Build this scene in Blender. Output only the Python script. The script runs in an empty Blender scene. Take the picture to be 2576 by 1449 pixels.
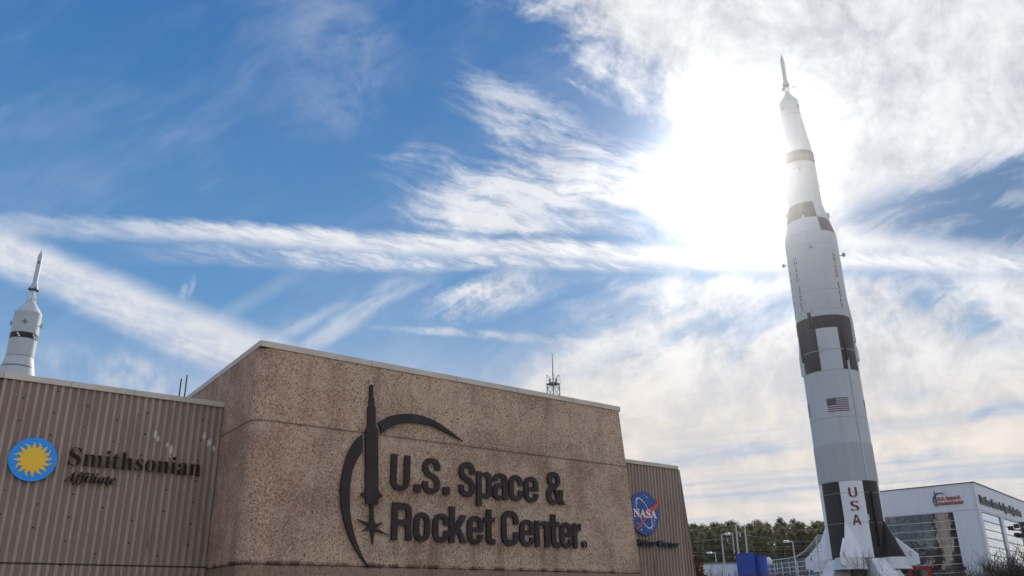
import bpy, bmesh, math, random
from math import sin, cos, pi, radians, sqrt, atan2
from mathutils import Vector, Matrix
sc = bpy.context.scene
COL = sc.collection

# ------------------------------------------------------------------ camera
PITCH, ROLL = radians(21.245), radians(-0.871)
LENS_F = 2122.0 / 2576.0                       # focal length / image width
CAM = Vector((0, 0, 1.6))
Fv = Vector((0, cos(PITCH), sin(PITCH)))
U0 = Vector((0, -sin(PITCH), cos(PITCH)))
R0 = Vector((1, 0, 0))
Rv = cos(ROLL) * R0 + sin(ROLL) * U0
Uv = -sin(ROLL) * R0 + cos(ROLL) * U0
cd = bpy.data.cameras.new('camera')
cd.sensor_width = 36.0
cd.lens = 36.0 * LENS_F
cd.clip_start = 0.1
cd.clip_end = 5000
cam = bpy.data.objects.new('camera', cd)
COL.objects.link(cam)
cam.matrix_world = Matrix.Translation(CAM) @ Matrix((Rv, Uv, -Fv)).transposed().to_4x4()
sc.camera = cam

# ------------------------------------------------------------------ colour management
sc.view_settings.view_transform = 'Standard'
sc.view_settings.look = 'None'
sc.view_settings.exposure = 0.0
sc.view_settings.gamma = 1.0
sc.cycles.max_bounces = 6
sc.cycles.diffuse_bounces = 3
sc.cycles.glossy_bounces = 4
sc.cycles.volume_bounces = 0
sc.cycles.caustics_reflective = False
sc.cycles.caustics_refractive = False

# ------------------------------------------------------------------ sun
SUN_EL, SUN_AZ = radians(27.8), radians(16.6)     # azimuth measured from +Y towards +X
SUN_DIR = Vector((cos(SUN_EL) * sin(SUN_AZ), cos(SUN_EL) * cos(SUN_AZ), sin(SUN_EL)))
sl = bpy.data.lights.new('sun', 'SUN')
sl.energy = 3.6
sl.angle = radians(0.5)
sl.color = (1.0, 0.93, 0.82)
sun = bpy.data.objects.new('sun', sl)
COL.objects.link(sun)
sun.rotation_euler = (-SUN_DIR).to_track_quat('-Z', 'Y').to_euler()

# ------------------------------------------------------------------ node expression helper
class NT:
    """tiny expression builder for shader node trees"""
    def __init__(s, nt): s.nt = nt
    def node(s, t, **kw):
        n = s.nt.nodes.new(t)
        for k, v in kw.items(): setattr(n, k, v)
        return n
    def put(s, sock, v):
        if isinstance(v, E): s.nt.links.new(v.s, sock)
        elif hasattr(v, 'is_linked'): s.nt.links.new(v, sock)
        elif v is not None: sock.default_value = v
    def m(s, op, a, b=None, c=None, clamp=False):
        n = s.node('ShaderNodeMath', operation=op, use_clamp=clamp)
        for i, v in enumerate((a, b, c)):
            if v is not None: s.put(n.inputs[i], v)
        return E(s, n.outputs[0])
    def vec(s, x=0.0, y=0.0, z=0.0):
        n = s.node('ShaderNodeCombineXYZ')
        for i, v in enumerate((x, y, z)): s.put(n.inputs[i], v)
        return E(s, n.outputs[0])
    def vm(s, op, a, b=None):
        n = s.node('ShaderNodeVectorMath', operation=op)
        s.put(n.inputs[0], a)
        if b is not None: s.put(n.inputs[1], b)
        return E(s, n.outputs['Value' if op in ('DOT_PRODUCT', 'LENGTH') else 'Vector'])
    def ss(s, v, a, b, lo=0.0, hi=1.0):
        n = s.node('ShaderNodeMapRange', interpolation_type='SMOOTHSTEP')
        s.put(n.inputs[0], v)
        for i, q in enumerate((a, b, lo, hi)): s.put(n.inputs[i + 1], q)
        return E(s, n.outputs[0])
    def lin(s, v, a, b, lo=0.0, hi=1.0):
        n = s.node('ShaderNodeMapRange')
        s.put(n.inputs[0], v)
        for i, q in enumerate((a, b, lo, hi)): s.put(n.inputs[i + 1], q)
        return E(s, n.outputs[0])
    def noise(s, v, scale=1.0, detail=4.0, rough=0.5, dist=0.0, lac=2.0, color=False):
        n = s.node('ShaderNodeTexNoise')
        s.put(n.inputs['Vector'], v)
        for k, q in (('Scale', scale), ('Detail', detail), ('Roughness', rough), ('Distortion', dist), ('Lacunarity', lac)):
            s.put(n.inputs[k], q)
        return E(s, n.outputs['Color' if color else 0])
    def voro(s, v, scale=1.0, feature='F1', color=False):
        n = s.node('ShaderNodeTexVoronoi', feature=feature)
        s.put(n.inputs['Vector'], v)
        s.put(n.inputs['Scale'], scale)
        return E(s, n.outputs['Color' if color else 'Distance'])
    def mix(s, f, a, b, mode='MIX'):
        n = s.node('ShaderNodeMix', data_type='RGBA', blend_type=mode)
        s.put(n.inputs[0], f)
        for i, v in ((6, a), (7, b)):
            if isinstance(v, tuple) and len(v) == 3: v = v + (1.0,)
            s.put(n.inputs[i], v)
        return E(s, n.outputs[2])

class E:
    def __init__(s, t, sock): s.t, s.s = t, sock
    def __add__(s, o): return s.t.m('ADD', s, o)
    __radd__ = __add__
    def __sub__(s, o): return s.t.m('SUBTRACT', s, o)
    def __rsub__(s, o): return s.t.m('SUBTRACT', o, s)
    def __mul__(s, o): return s.t.m('MULTIPLY', s, o)
    __rmul__ = __mul__
    def __truediv__(s, o): return s.t.m('DIVIDE', s, o)
    def __rtruediv__(s, o): return s.t.m('DIVIDE', o, s)
    def __pow__(s, o): return s.t.m('POWER', s, o)
    def abs(s): return s.t.m('ABSOLUTE', s)
    def clamp(s): return s.t.m('ADD', s, 0.0, clamp=True)
    def max(s, o): return s.t.m('MAXIMUM', s, o)
    def min(s, o): return s.t.m('MINIMUM', s, o)

# ------------------------------------------------------------------ sky: physical blue sky with a layer of cirrus, old contrails and a bright veil round the sun
SKY = 0.1
def build_world():
    w = bpy.data.worlds.new("World")
    sc.world = w
    w.use_nodes = True
    nt = w.node_tree
    nt.nodes.clear()
    t = NT(nt)
    out = t.node('ShaderNodeOutputWorld')
    bg = t.node('ShaderNodeBackground')
    nt.links.new(bg.outputs[0], out.inputs[0])
    sky = t.node('ShaderNodeTexSky', sky_type='NISHITA')
    sky.sun_disc = False
    sky.sun_elevation = SUN_EL
    sky.sun_rotation = SUN_AZ
    sky.altitude = 200
    sky.air_density = 1.0
    sky.dust_density = 0.0
    sky.ozone_density = 2.0
    tc = t.node('ShaderNodeTexCoord')
    d = E(t, tc.outputs['Generated'])
    sep = t.node('ShaderNodeSeparateXYZ')
    nt.links.new(d.s, sep.inputs[0])
    dz = E(t, sep.outputs[2])
    # chart of the southern sky: gnomonic coordinates about one fixed direction of the sky
    zf = t.vm('DOT_PRODUCT', d, tuple(Fv)).max(0.2)
    X = t.vm('DOT_PRODUCT', d, tuple(Rv)) / zf * 2.122 + 1.288
    Y = 0.7245 - t.vm('DOT_PRODUCT', d, tuple(Uv)) / zf * 2.122
    front = t.ss(t.vm('DOT_PRODUCT', d, tuple(Fv)), 0.45, 0.65)
    P0 = t.vec(X, Y)
    # slow and fast drift of the cloud texture
    def warp(sc_, amp, off):
        n = t.noise(t.vm('ADD', P0, (off, off * 1.7, 0)), sc_, 2.0, 0.5, color=True)
        v = t.vm('SUBTRACT', n, (0.5, 0.5, 0.5))
        return t.vm('MULTIPLY', v, (amp, amp, 0))
    W1, W2 = warp(2.6, 0.16, 3.1), warp(19.0, 0.014, 9.7)
    P1 = t.vm('ADD', P0, W1)
    P2 = t.vm('ADD', P1, W2)
    P3 = t.vm('ADD', P0, W2)
    def sxy(v):
        n = t.node('ShaderNodeSeparateXYZ'); t.put(n.inputs[0], v)
        return E(t, n.outputs[0]), E(t, n.outputs[1])
    X1, Y1 = sxy(P1)
    X3, Y3 = sxy(P3)
    def streak(v, ang, along, across, detail=6.0, rough=0.6, off=0.0, dist=0.0):
        a = radians(ang); ca, sa = cos(a), sin(a)
        x, y = sxy(v)
        s_ = x * ca + y * sa
        q_ = y * ca - x * sa
        return t.noise(t.vec(s_ * along, q_ * across, off), 1.0, detail, rough, dist)
    def line(p0, p1, w0, w1, x=X3, y=Y3, soft=0.5, ends=(0.05, 0.05)):
        dx, dy = p1[0] - p0[0], p1[1] - p0[1]
        L = sqrt(dx * dx + dy * dy); ux, uy = dx / L, dy / L
        s_ = x * ux + y * uy - (p0[0] * ux + p0[1] * uy)
        q_ = y * ux - x * uy - (p0[1] * ux - p0[0] * uy)
        w = t.lin(s_, 0.0, L, w0, w1)
        r = q_.abs() / w
        k = t.ss(r, 1.0 - soft, 1.0 + soft * 0.6, 1.0, 0.0)
        return k * t.ss(s_, -ends[0], ends[0]) * t.ss(s_, L - ends[1], L + ends[1], 1.0, 0.0), q_, s_
    def blob(c, rx, ry, ang=0.0, x=X1, y=Y1, a=0.3, b=1.0):
        A = radians(ang); ca, sa = cos(A), sin(A)
        xx, yy = x - c[0], y - c[1]
        e = t.vec((xx * ca + yy * sa) / rx, (yy * ca - xx * sa) / ry)
        return t.ss(t.vm('LENGTH', e), a, b, 1.0, 0.0)
    def over(*ls):
        r = None
        for l in ls:
            k = 1.0 - l.clamp()
            r = k if r is None else r * k
        return 1.0 - r

    # ---- textures
    fluff = t.noise(P2, 7.0, 8.0, 0.66, 0.2)
    fine = t.noise(P2, 26.0, 4.0, 0.65, 0.4)
    wisp = streak(P2, 24, 3.4, 15.0, 7.0, 0.66, 1.3, 0.25)
    wisp2 = streak(P2, -28, 2.8, 13.0, 7.0, 0.66, 4.7, 0.2)
    soft = t.noise(P1, 2.2, 4.0, 0.5, 0.3)
    hatch = streak(P3, 17, 8.0, 44.0, 6.0, 0.66, 7.7, 0.2)
    fil = streak(P2, 15, 6.5, 34.0, 6.0, 0.68, 9.1, 0.25)
    # cloud-plane coordinates (streets flatten towards the horizon)
    G = t.vm('SCALE', d); nt.nodes[-1].inputs['Scale'].default_value = 1.0
    t.put(G.s.node.inputs['Scale'], 1.0 / (dz.max(0.0) + 0.07))
    street = streak(G, -25, 0.24, 1.35, 7.0, 0.58, 2.2, 0.4)
    street2 = streak(G, -34, 0.7, 3.0, 5.0, 0.62, 5.2, 0.3)

    # ---- 1 the big bright mass on the right with the hole in it
    xb = (1.27 + 1.25 * Y).min(1.62 + 0.13 * Y)
    e1 = X - xb + (fluff - 0.5) * 0.62 + (wisp - 0.5) * 0.28
    mass = t.ss(e1, -0.05, 0.22) * t.ss(Y, 0.60, 0.70, 1.0, 0.0)
    hu = Y - (0.525 - (X - 2.09) * 0.36) + (fluff - 0.5) * 0.10 + (wisp2 - 0.5) * 0.16
    hl = (0.585 + (X - 2.09) * 0.14) - Y + (fluff - 0.5) * 0.07
    hole = t.ss(hu.min(hl), -0.01, 0.055) * t.ss(X, 2.07, 2.18)
    hole_in = hole * (1.0 - t.ss(wisp2 * 0.7 + fluff * 0.3, 0.45, 0.63) * 0.74)
    # bays of blue west of the sun
    bay1 = blob((1.64, 0.335), 0.16, 0.085, 20) * t.ss(fluff, 0.36, 0.56, 1.0, 0.1)
    bay2 = blob((1.47, 0.565), 0.28, 0.055, 5) * t.ss(wisp, 0.38, 0.60, 1.0, 0.15)
    # ---- 2 feathery cirrus in the middle
    env = over(blob((1.33, 0.52), 0.50, 0.125, 6) * 0.95, blob((1.36, 0.36), 0.40, 0.17, 38) * 0.72, blob((1.60, 0.46), 0.28, 0.18, 0) * 0.92, blob((1.10, 0.41), 0.26, 0.06, 12) * 0.5, blob((1.30, 0.565), 0.42, 0.06, 3) * 0.9)
    cir = env * t.ss(wisp * 0.36 + fil * 0.42 + fluff * 0.22 + env * 0.20, 0.53, 0.74)
    puff = blob((1.455, 0.222), 0.05, 0.035, 30) * t.ss(wisp, 0.42, 0.6) * 0.7
    # ---- 3 old contrail right across the sky
    c = 0.556 + 0.049 * X.min(1.9) + 0.012 * (X - 1.9).max(0.0)
    qa = Y3 - c - (soft - 0.5) * 0.03
    core = t.ss(qa + (hatch - 0.5) * 0.03, -0.032, -0.004) * t.ss(qa + (hatch - 0.5) * 0.05, 0.012, 0.05, 1.0, 0.0)
    fr_w = (0.118 - 0.036 * X).max(0.045)
    fringe = t.ss(qa, -0.01, 0.01) * t.ss(qa + (hatch - 0.5) * 0.02, fr_w - 0.025, fr_w, 1.0, 0.0) * t.ss(hatch, 0.38, 0.66, 0.22, 0.85)
    ra = t.ss(X, -0.05, 0.75, 0.35, 1.0)
    trailA = (core * t.ss(hatch, 0.30, 0.62, 0.55, 1.0)).max(fringe * t.ss(X, 0.15, 0.9)) * ra
    # ---- 4 broad contrail low on the left
    b0, qb, sb = line((-0.1, 0.588), (0.80, 0.975), 0.052, 0.078, soft=0.6)
    trailB = b0 * t.ss(fluff * 0.55 + hatch * 0.45 - qb * 1.2, 0.30, 0.58, 0.5, 1.0)
    # ---- 5 thin streaks under the contrail
    s1, _, _ = line((0.78, 0.90), (1.09, 0.70), 0.016, 0.03, X1 + 0.02, Y1 + 0.0, 0.8, (0.06, 0.10))
    s2, _, _ = line((0.70, 0.845), (0.89, 0.75), 0.02, 0.016, soft=0.9, ends=(0.05, 0.08))
    s3, _, _ = line((0.55, 0.80), (0.75, 0.69), 0.02, 0.02, soft=0.9, ends=(0.05, 0.08))
    s4 = blob((0.30, 0.925), 0.30, 0.07, 12) * t.ss(fluff, 0.36, 0.66)
    s5 = blob((0.468, 0.735), 0.04, 0.022, -50) * t.ss(fine, 0.35, 0.6)
    s6, _, _ = line((0.98, 0.825), (1.62, 0.872), 0.008, 0.016, soft=0.9, ends=(0.12, 0.25))
    streaks = over(s1 * t.ss(wisp2, 0.3, 0.6) * 0.55, s2 * t.ss(wisp2, 0.3, 0.6) * 0.35, s3 * 0.16, s4 * 0.5, s5 * 0.45, s6 * 0.6 * t.ss(hatch * 0.5 + fluff * 0.5, 0.34, 0.56))
    # ---- 6 feathered sheet on the lower right, streets near the horizon
    lo_env = t.ss(Y, 0.66, 0.72) * t.ss(X + (soft - 0.5) * 0.5 + (Y - 0.75) * 0.9, 1.18, 1.78)
    sheet = lo_env * t.ss(wisp2 * 0.45 + fluff * 0.25 + street * 0.30 + lo_env * 0.16 + t.ss(X, 1.7, 2.1) * 0.05, 0.485, 0.70)
    tuft = blob((1.22, 0.755), 0.24, 0.085, -12, a=0.0, b=1.0) * t.ss(wisp2 * 0.5 + fluff * 0.3 + fine * 0.2, 0.40, 0.60) * 1.25
    hz = t.ss(Y + (soft - 0.5) * 0.25, 0.84, 1.06) * t.ss(X, 1.05, 1.5)
    rows = hz * t.ss(street * 0.75 + street2 * 0.25, 0.37, 0.53, 0.10, 0.98)
    sheet2 = sheet * t.ss(Y, 0.86, 1.16, 1.0, 0.25)
    # right-hand blue gap below the contrail
    gap = blob((2.40, 0.76), 0.24, 0.09, 25) * t.ss(wisp2, 0.40, 0.62, 1.0, 0.1)
    gaps = over(blob((1.94, 0.795), 0.17, 0.05, -25), blob((1.83, 1.135), 0.27, 0.036, -8) * 0.95, blob((1.93, 1.245), 0.20, 0.024, -5) * 0.8, blob((2.34, 1.145), 0.20, 0.030, -8) * 0.85,
                blob((2.54, 1.02), 0.16, 0.040, -12), blob((1.62, 0.865), 0.24, 0.035, -22) * 0.7, blob((1.80, 1.315), 0.20, 0.018, 4) * 0.7, blob((2.30, 0.985), 0.18, 0.025, -18) * 0.5)
    gaps = gaps * t.ss(street * 0.5 + wisp2 * 0.3 + fluff * 0.2, 0.40, 0.60, 1.0, 0.25)
    low_veil = t.ss(Y, 0.72, 1.05) * 0.30
    # ---- 7 faint veils in the upper left
    veil = t.ss(soft * 0.6 + wisp2 * 0.4, 0.42, 0.70) * 0.15 * t.ss(X, 1.75, 1.35)
    arc = blob((0.78, 0.16), 0.24, 0.24, 0, a=0.5, b=1.0) * t.ss(X, 0.55, 0.95) * t.ss(fluff, 0.35, 0.65) * 0.17

    body = mass * (1.0 - hole_in * 0.92) * (1.0 - bay1 * 0.85) * (1.0 - bay2 * 0.8)
    under = sheet2 * (1.0 - gap * 0.8) * (1.0 - gaps * 0.85)
    rows = rows * (1.0 - gaps * 0.8)
    dens_f = over(body, cir * (1.0 - bay2 * 0.5), puff, trailA, trailB * 0.93, streaks, under, tuft, rows, low_veil, veil, arc)
    # the rest of the sky, behind the viewer: unseen white cloud, added to brighten the shaded walls
    nb = t.noise(G, 0.9, 7.0, 0.58, 0.5)
    dens_b = t.ss(nb, 0.40, 0.60) * 0.9
    dens = t.lin(front, 0.0, 1.0, dens_b, dens_f)

    # ---- light
    mu = t.vm('DOT_PRODUCT', d, tuple(SUN_DIR)).min(1.0).max(-1.0)
    ang = t.m('ARCCOSINE', mu)                              # angle from the sun
    glow = t.m('EXPONENT', (ang / -0.055)) * 0.30 + t.m('EXPONENT', (ang / -0.2)) * 0.03
    near = t.m('EXPONENT', ang / -0.33)
    grey = t.ss(fluff * 0.55 + fine * 0.15 + soft * 0.3, 0.36, 0.62)
    grey = grey.max(trailA * 0.95).max(trailB * 0.6).max(cir * 0.75)
    warm = t.ss(Y, 0.74, 1.15) * front
    c_hi = t.mix(warm, (0.90, 0.915, 0.95), (0.95, 0.86, 0.77))
    c_lo = t.mix(warm, (0.50, 0.53, 0.60), (0.74, 0.70, 0.68))
    c_lo = t.mix(t.ss(X, 0.9, 1.5, 1.0, 0.0), c_lo, (0.66, 0.70, 0.80))
    ccol = t.mix(grey, c_lo, c_hi)
    ccol = t.mix(hole * 0.8 * (1.0 - trailA), ccol, (0.36, 0.43, 0.57))
    ccol = t.mix(front, (1.30, 1.26, 1.22), ccol)
    ccol = t.vm('SCALE', ccol); ccol.s.node.inputs['Scale'].default_value = 1.0 / SKY
    lit = t.vm('SCALE', ccol)
    t.put(lit.s.node.inputs['Scale'], near * 0.10 + 0.92)
    base = E(t, sky.outputs[0])
    deep = 1.0 - hole * 0.26
    base = t.vm('MULTIPLY', base, SKY_TINT)
    # clear air: physical sky, deepened towards the zenith as a polarised winter sky is
    up = t.ss(dz, 0.10, 0.80)
    air = t.mix(up, (1.8, 4.0, 7.0), (0.20, 1.50, 4.55))
    blue2 = t.vm('ADD', t.vm('MULTIPLY', base, (0.05, 0.05, 0.05)), t.vm('MULTIPLY', air, (0.85, 0.85, 0.85)))
    b3 = t.vm('SCALE', blue2); t.put(b3.s.node.inputs['Scale'], deep)
    col = t.mix(dens.clamp(), b3, lit)
    gl = t.vm('SCALE', (1.0, 0.98, 0.95)); t.put(gl.s.node.inputs['Scale'], glow * (1.0 / SKY))
    col = t.vm('ADD', col, gl)
    t.put(bg.inputs[0], col)
    bg.inputs[1].default_value = SKY
SKY_TINT = (1.0, 1.0, 1.0)
build_world()
sc.world.cycles.sampling_method = 'MANUAL'
sc.world.cycles.sample_map_resolution = 256

# ================================================================== helpers
def tag(o, label=None, cat=None, group=None, kind=None):
    if label: o['label'] = label
    if cat: o['category'] = cat
    if group: o['group'] = group
    if kind: o['kind'] = kind
    return o

def empty(name, loc=(0, 0, 0), rz=0.0, **k):
    o = bpy.data.objects.new(name, None)
    COL.objects.link(o)
    o.location = loc
    o.rotation_euler = (0, 0, rz)
    o.empty_display_size = 0.5
    return tag(o, **k)

def copy_tree(o, parent=None):
    c = o.copy(); COL.objects.link(c); c.parent = parent
    for ch in list(o.children): copy_tree(ch, c)
    return c

def obj(name, bm, mats, parent=None, smooth=None, **k):
    """links a bmesh as ONE mesh object; smooth = crease angle in radians"""
    me = bpy.data.meshes.new(name)
    bmesh.ops.remove_doubles(bm, verts=bm.verts, dist=1e-5)
    bmesh.ops.recalc_face_normals(bm, faces=bm.faces)
    if smooth:
        for f in bm.faces: f.smooth = True
        for e in bm.edges:
            if len(e.link_faces) == 2 and e.calc_face_angle(0) > smooth: e.smooth = False
    bm.to_mesh(me); bm.free()
    for m in (mats if isinstance(mats, (list, tuple)) else [mats]): me.materials.append(m)
    o = bpy.data.objects.new(name, me); COL.objects.link(o)
    if parent is not None: o.parent = parent
    return tag(o, **k)

def raw(name, verts, faces, mat, parent=None, smooth=False, **k):
    me = bpy.data.meshes.new(name)
    me.from_pydata(verts, [], faces)
    if smooth: me.polygons.foreach_set('use_smooth', [True] * len(me.polygons))
    me.materials.append(mat); me.update()
    o = bpy.data.objects.new(name, me); COL.objects.link(o)
    if parent is not None: o.parent = parent
    return tag(o, **k)

def quad(bm, pts, mi=0):
    f = bm.faces.new([bm.verts.new(p) for p in pts]); f.material_index = mi
    return f

def box(bm, a, b, mi=0, bevel=0.0):
    x0, y0, z0 = a; x1, y1, z1 = b
    vs = [bm.verts.new(p) for p in ((x0, y0, z0), (x1, y0, z0), (x1, y1, z0), (x0, y1, z0), (x0, y0, z1), (x1, y0, z1), (x1, y1, z1), (x0, y1, z1))]
    fs = []
    for q in ((3, 2, 1, 0), (4, 5, 6, 7), (0, 1, 5, 4), (1, 2, 6, 5), (2, 3, 7, 6), (3, 0, 4, 7)):
        f = bm.faces.new([vs[i] for i in q]); f.material_index = mi; fs.append(f)
    if bevel:
        es = {e for f in fs for e in f.edges}
        r = bmesh.ops.bevel(bm, geom=list(es), offset=bevel, segments=2, affect='EDGES')
        for f in r['faces']: f.material_index = mi
    return vs

def tube(bm, p0, p1, r0, r1=None, n=8, mi=0, caps=True):
    p0, p1 = Vector(p0), Vector(p1)
    r1 = r0 if r1 is None else r1
    ax = (p1 - p0).normalized()
    a = ax.orthogonal().normalized(); b = ax.cross(a)
    r_ = []
    for p, r in ((p0, r0), (p1, r1)):
        r_.append([bm.verts.new(p + (a * cos(2 * pi * i / n) + b * sin(2 * pi * i / n)) * r) for i in range(n)])
    for i in range(n):
        f = bm.faces.new((r_[0][i], r_[0][(i + 1) % n], r_[1][(i + 1) % n], r_[1][i])); f.material_index = mi
    if caps:
        for q in (r_[0][::-1], r_[1]):
            f = bm.faces.new(q); f.material_index = mi

def path(bm, pts, r, n=8, mi=0):
    pts = [Vector(p) for p in pts]
    rs = r if isinstance(r, (list, tuple)) else [r] * len(pts)
    for i in range(len(pts) - 1): tube(bm, pts[i], pts[i + 1], rs[i], rs[i + 1], n, mi)

def sweep(bm, pts, r, n=5, mi=0):
    pts = [Vector(p) for p in pts]
    rings = []
    for i, p in enumerate(pts):
        d = (pts[min(i + 1, len(pts) - 1)] - pts[max(i - 1, 0)]).normalized()
        a = d.cross(Vector((0, 0, 1))).normalized(); b = a.cross(d)
        rings.append([bm.verts.new(p + (a * cos(2 * pi * k / n) + b * sin(2 * pi * k / n)) * r) for k in range(n)])
    for p, q in zip(rings, rings[1:]):
        for k in range(n): bm.faces.new((p[k], p[(k + 1) % n], q[(k + 1) % n], q[k])).material_index = mi

def lathe(bm, prof, seg=96, mi=0, fn=None, phi0=0.0, caps=False):
    """profile [(r, z)] turned about z; fn(phi, z) picks a material slot; phi counted from -Y towards +X"""
    rings = []
    for r, z in prof:
        rings.append([bm.verts.new((r * sin(phi0 + 2 * pi * i / seg), -r * cos(phi0 + 2 * pi * i / seg), z)) for i in range(seg)])
    for j in range(len(prof) - 1):
        for i in range(seg):
            vs = (rings[j][i], rings[j][(i + 1) % seg], rings[j + 1][(i + 1) % seg], rings[j + 1][i])
            f = bm.faces.new(vs)
            ph = (phi0 + 2 * pi * (i + .5) / seg + pi) % (2 * pi) - pi
            f.material_index = fn(math.degrees(ph), (prof[j][1] + prof[j + 1][1]) / 2) if fn else mi
    if caps:
        bm.faces.new(rings[0][::-1]).material_index = mi
        bm.faces.new(rings[-1]).material_index = mi

def shape_mesh(loops, depth):
    """closed outlines (nested ones become holes) filled and extruded 0..depth along +Z; returns a temporary mesh"""
    cu = bpy.data.curves.new('outline', 'CURVE')
    cu.dimensions = '2D'; cu.fill_mode = 'BOTH'; cu.extrude = depth / 2
    for lp in loops:
        sp = cu.splines.new('POLY'); sp.points.add(len(lp) - 1); sp.use_cyclic_u = True
        for i, (x, y) in enumerate(lp): sp.points[i].co = (x, y, 0, 1)
    ob = bpy.data.objects.new('outline', cu)
    COL.objects.link(ob)
    dg = bpy.context.evaluated_depsgraph_get()
    me = bpy.data.meshes.new_from_object(ob.evaluated_get(dg))
    bpy.data.objects.remove(ob); bpy.data.curves.remove(cu)
    me.transform(Matrix.Translation((0, 0, depth / 2)))
    return me

WALL = Matrix(((1, 0, 0, 0), (0, 0, -1, 0), (0, 1, 0, 0), (0, 0, 0, 1)))     # outline (x, y, depth) -> wall (x, -depth, z)

def shape(name, loops, depth, mat, parent, M=None, **k):
    me = shape_mesh(loops, depth)
    me.name = name
    me.transform((M if M is not None else Matrix()) @ WALL)
    me.materials.clear(); me.materials.append(mat)
    o = bpy.data.objects.new(name, me); COL.objects.link(o)
    o.parent = parent
    return tag(o, **k)

def text_mesh(body, size=1.0, depth=0.05, bold=0.0, align='LEFT', space=1.0):
    cu = bpy.data.curves.new('text', 'FONT')
    cu.body = body; cu.size = size; cu.extrude = depth / 2; cu.offset = bold; cu.align_x = align; cu.space_character = space
    cu.resolution_u = 5
    for i in range(len(body)):
        cu.materials.append(None)
        cu.body_format[i].material_index = i
    ob = bpy.data.objects.new('text', cu); COL.objects.link(ob)
    dg = bpy.context.evaluated_depsgraph_get()
    me = bpy.data.meshes.new_from_object(ob.evaluated_get(dg))
    bpy.data.objects.remove(ob); bpy.data.curves.remove(cu)
    me.transform(Matrix.Translation((0, 0, depth / 2)))
    return me

def letters(name, body, mat, parent, M, fit=None, each=True, **k):
    """raised text; fit = (x0, x1, z_base, cap_height); each glyph becomes a part of its own"""
    me = text_mesh(body, **k)
    xs = [v.co.x for v in me.vertices]; x0, x1 = min(xs), max(xs)
    sx = (fit[1] - fit[0]) / (x1 - x0); sy = fit[3] / 0.70 if len(fit) < 5 else fit[4]
    T = M @ WALL @ Matrix.Translation((fit[0] - x0 * sx, fit[2], 0)) @ Matrix.Diagonal((sx, sy, 1, 1))
    groups = {}
    for p in me.polygons: groups.setdefault(p.material_index if each else 0, []).append([tuple(me.vertices[i].co) for i in p.vertices])
    out = []
    for gi in sorted(groups):
        bm = bmesh.new()
        for pts in groups[gi]:
            try: bm.faces.new([bm.verts.new(T @ Vector(p)) for p in pts])
            except ValueError: pass
        out.append(obj(name, bm, mat, parent))
    bpy.data.meshes.remove(me)
    return out

def rpoly(pts, n=7):
    """polygon with elliptically rounded corners: points are (x, y) or (x, y, r) or (x, y, r_in, r_out)"""
    out = []
    N = len(pts)
    for i, p in enumerate(pts):
        P = Vector(p[:2])
        if len(p) == 2: out.append(tuple(P)); continue
        ra, rb = (p[2], p[2]) if len(p) == 3 else (p[2], p[3])
        A, B = Vector(pts[i - 1][:2]), Vector(pts[(i + 1) % N][:2])
        a = P + (A - P).normalized() * min(ra, (A - P).length * 0.98)
        b = P + (B - P).normalized() * min(rb, (B - P).length * 0.98)
        c1, c2 = a + (P - a) * .56, b + (P - b) * .56
        for j in range(n + 1):
            t = j / n; u = 1 - t
            q = a * u ** 3 + c1 * 3 * u * u * t + c2 * 3 * u * t * t + b * t ** 3
            out.append(tuple(q))
    return out

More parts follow.
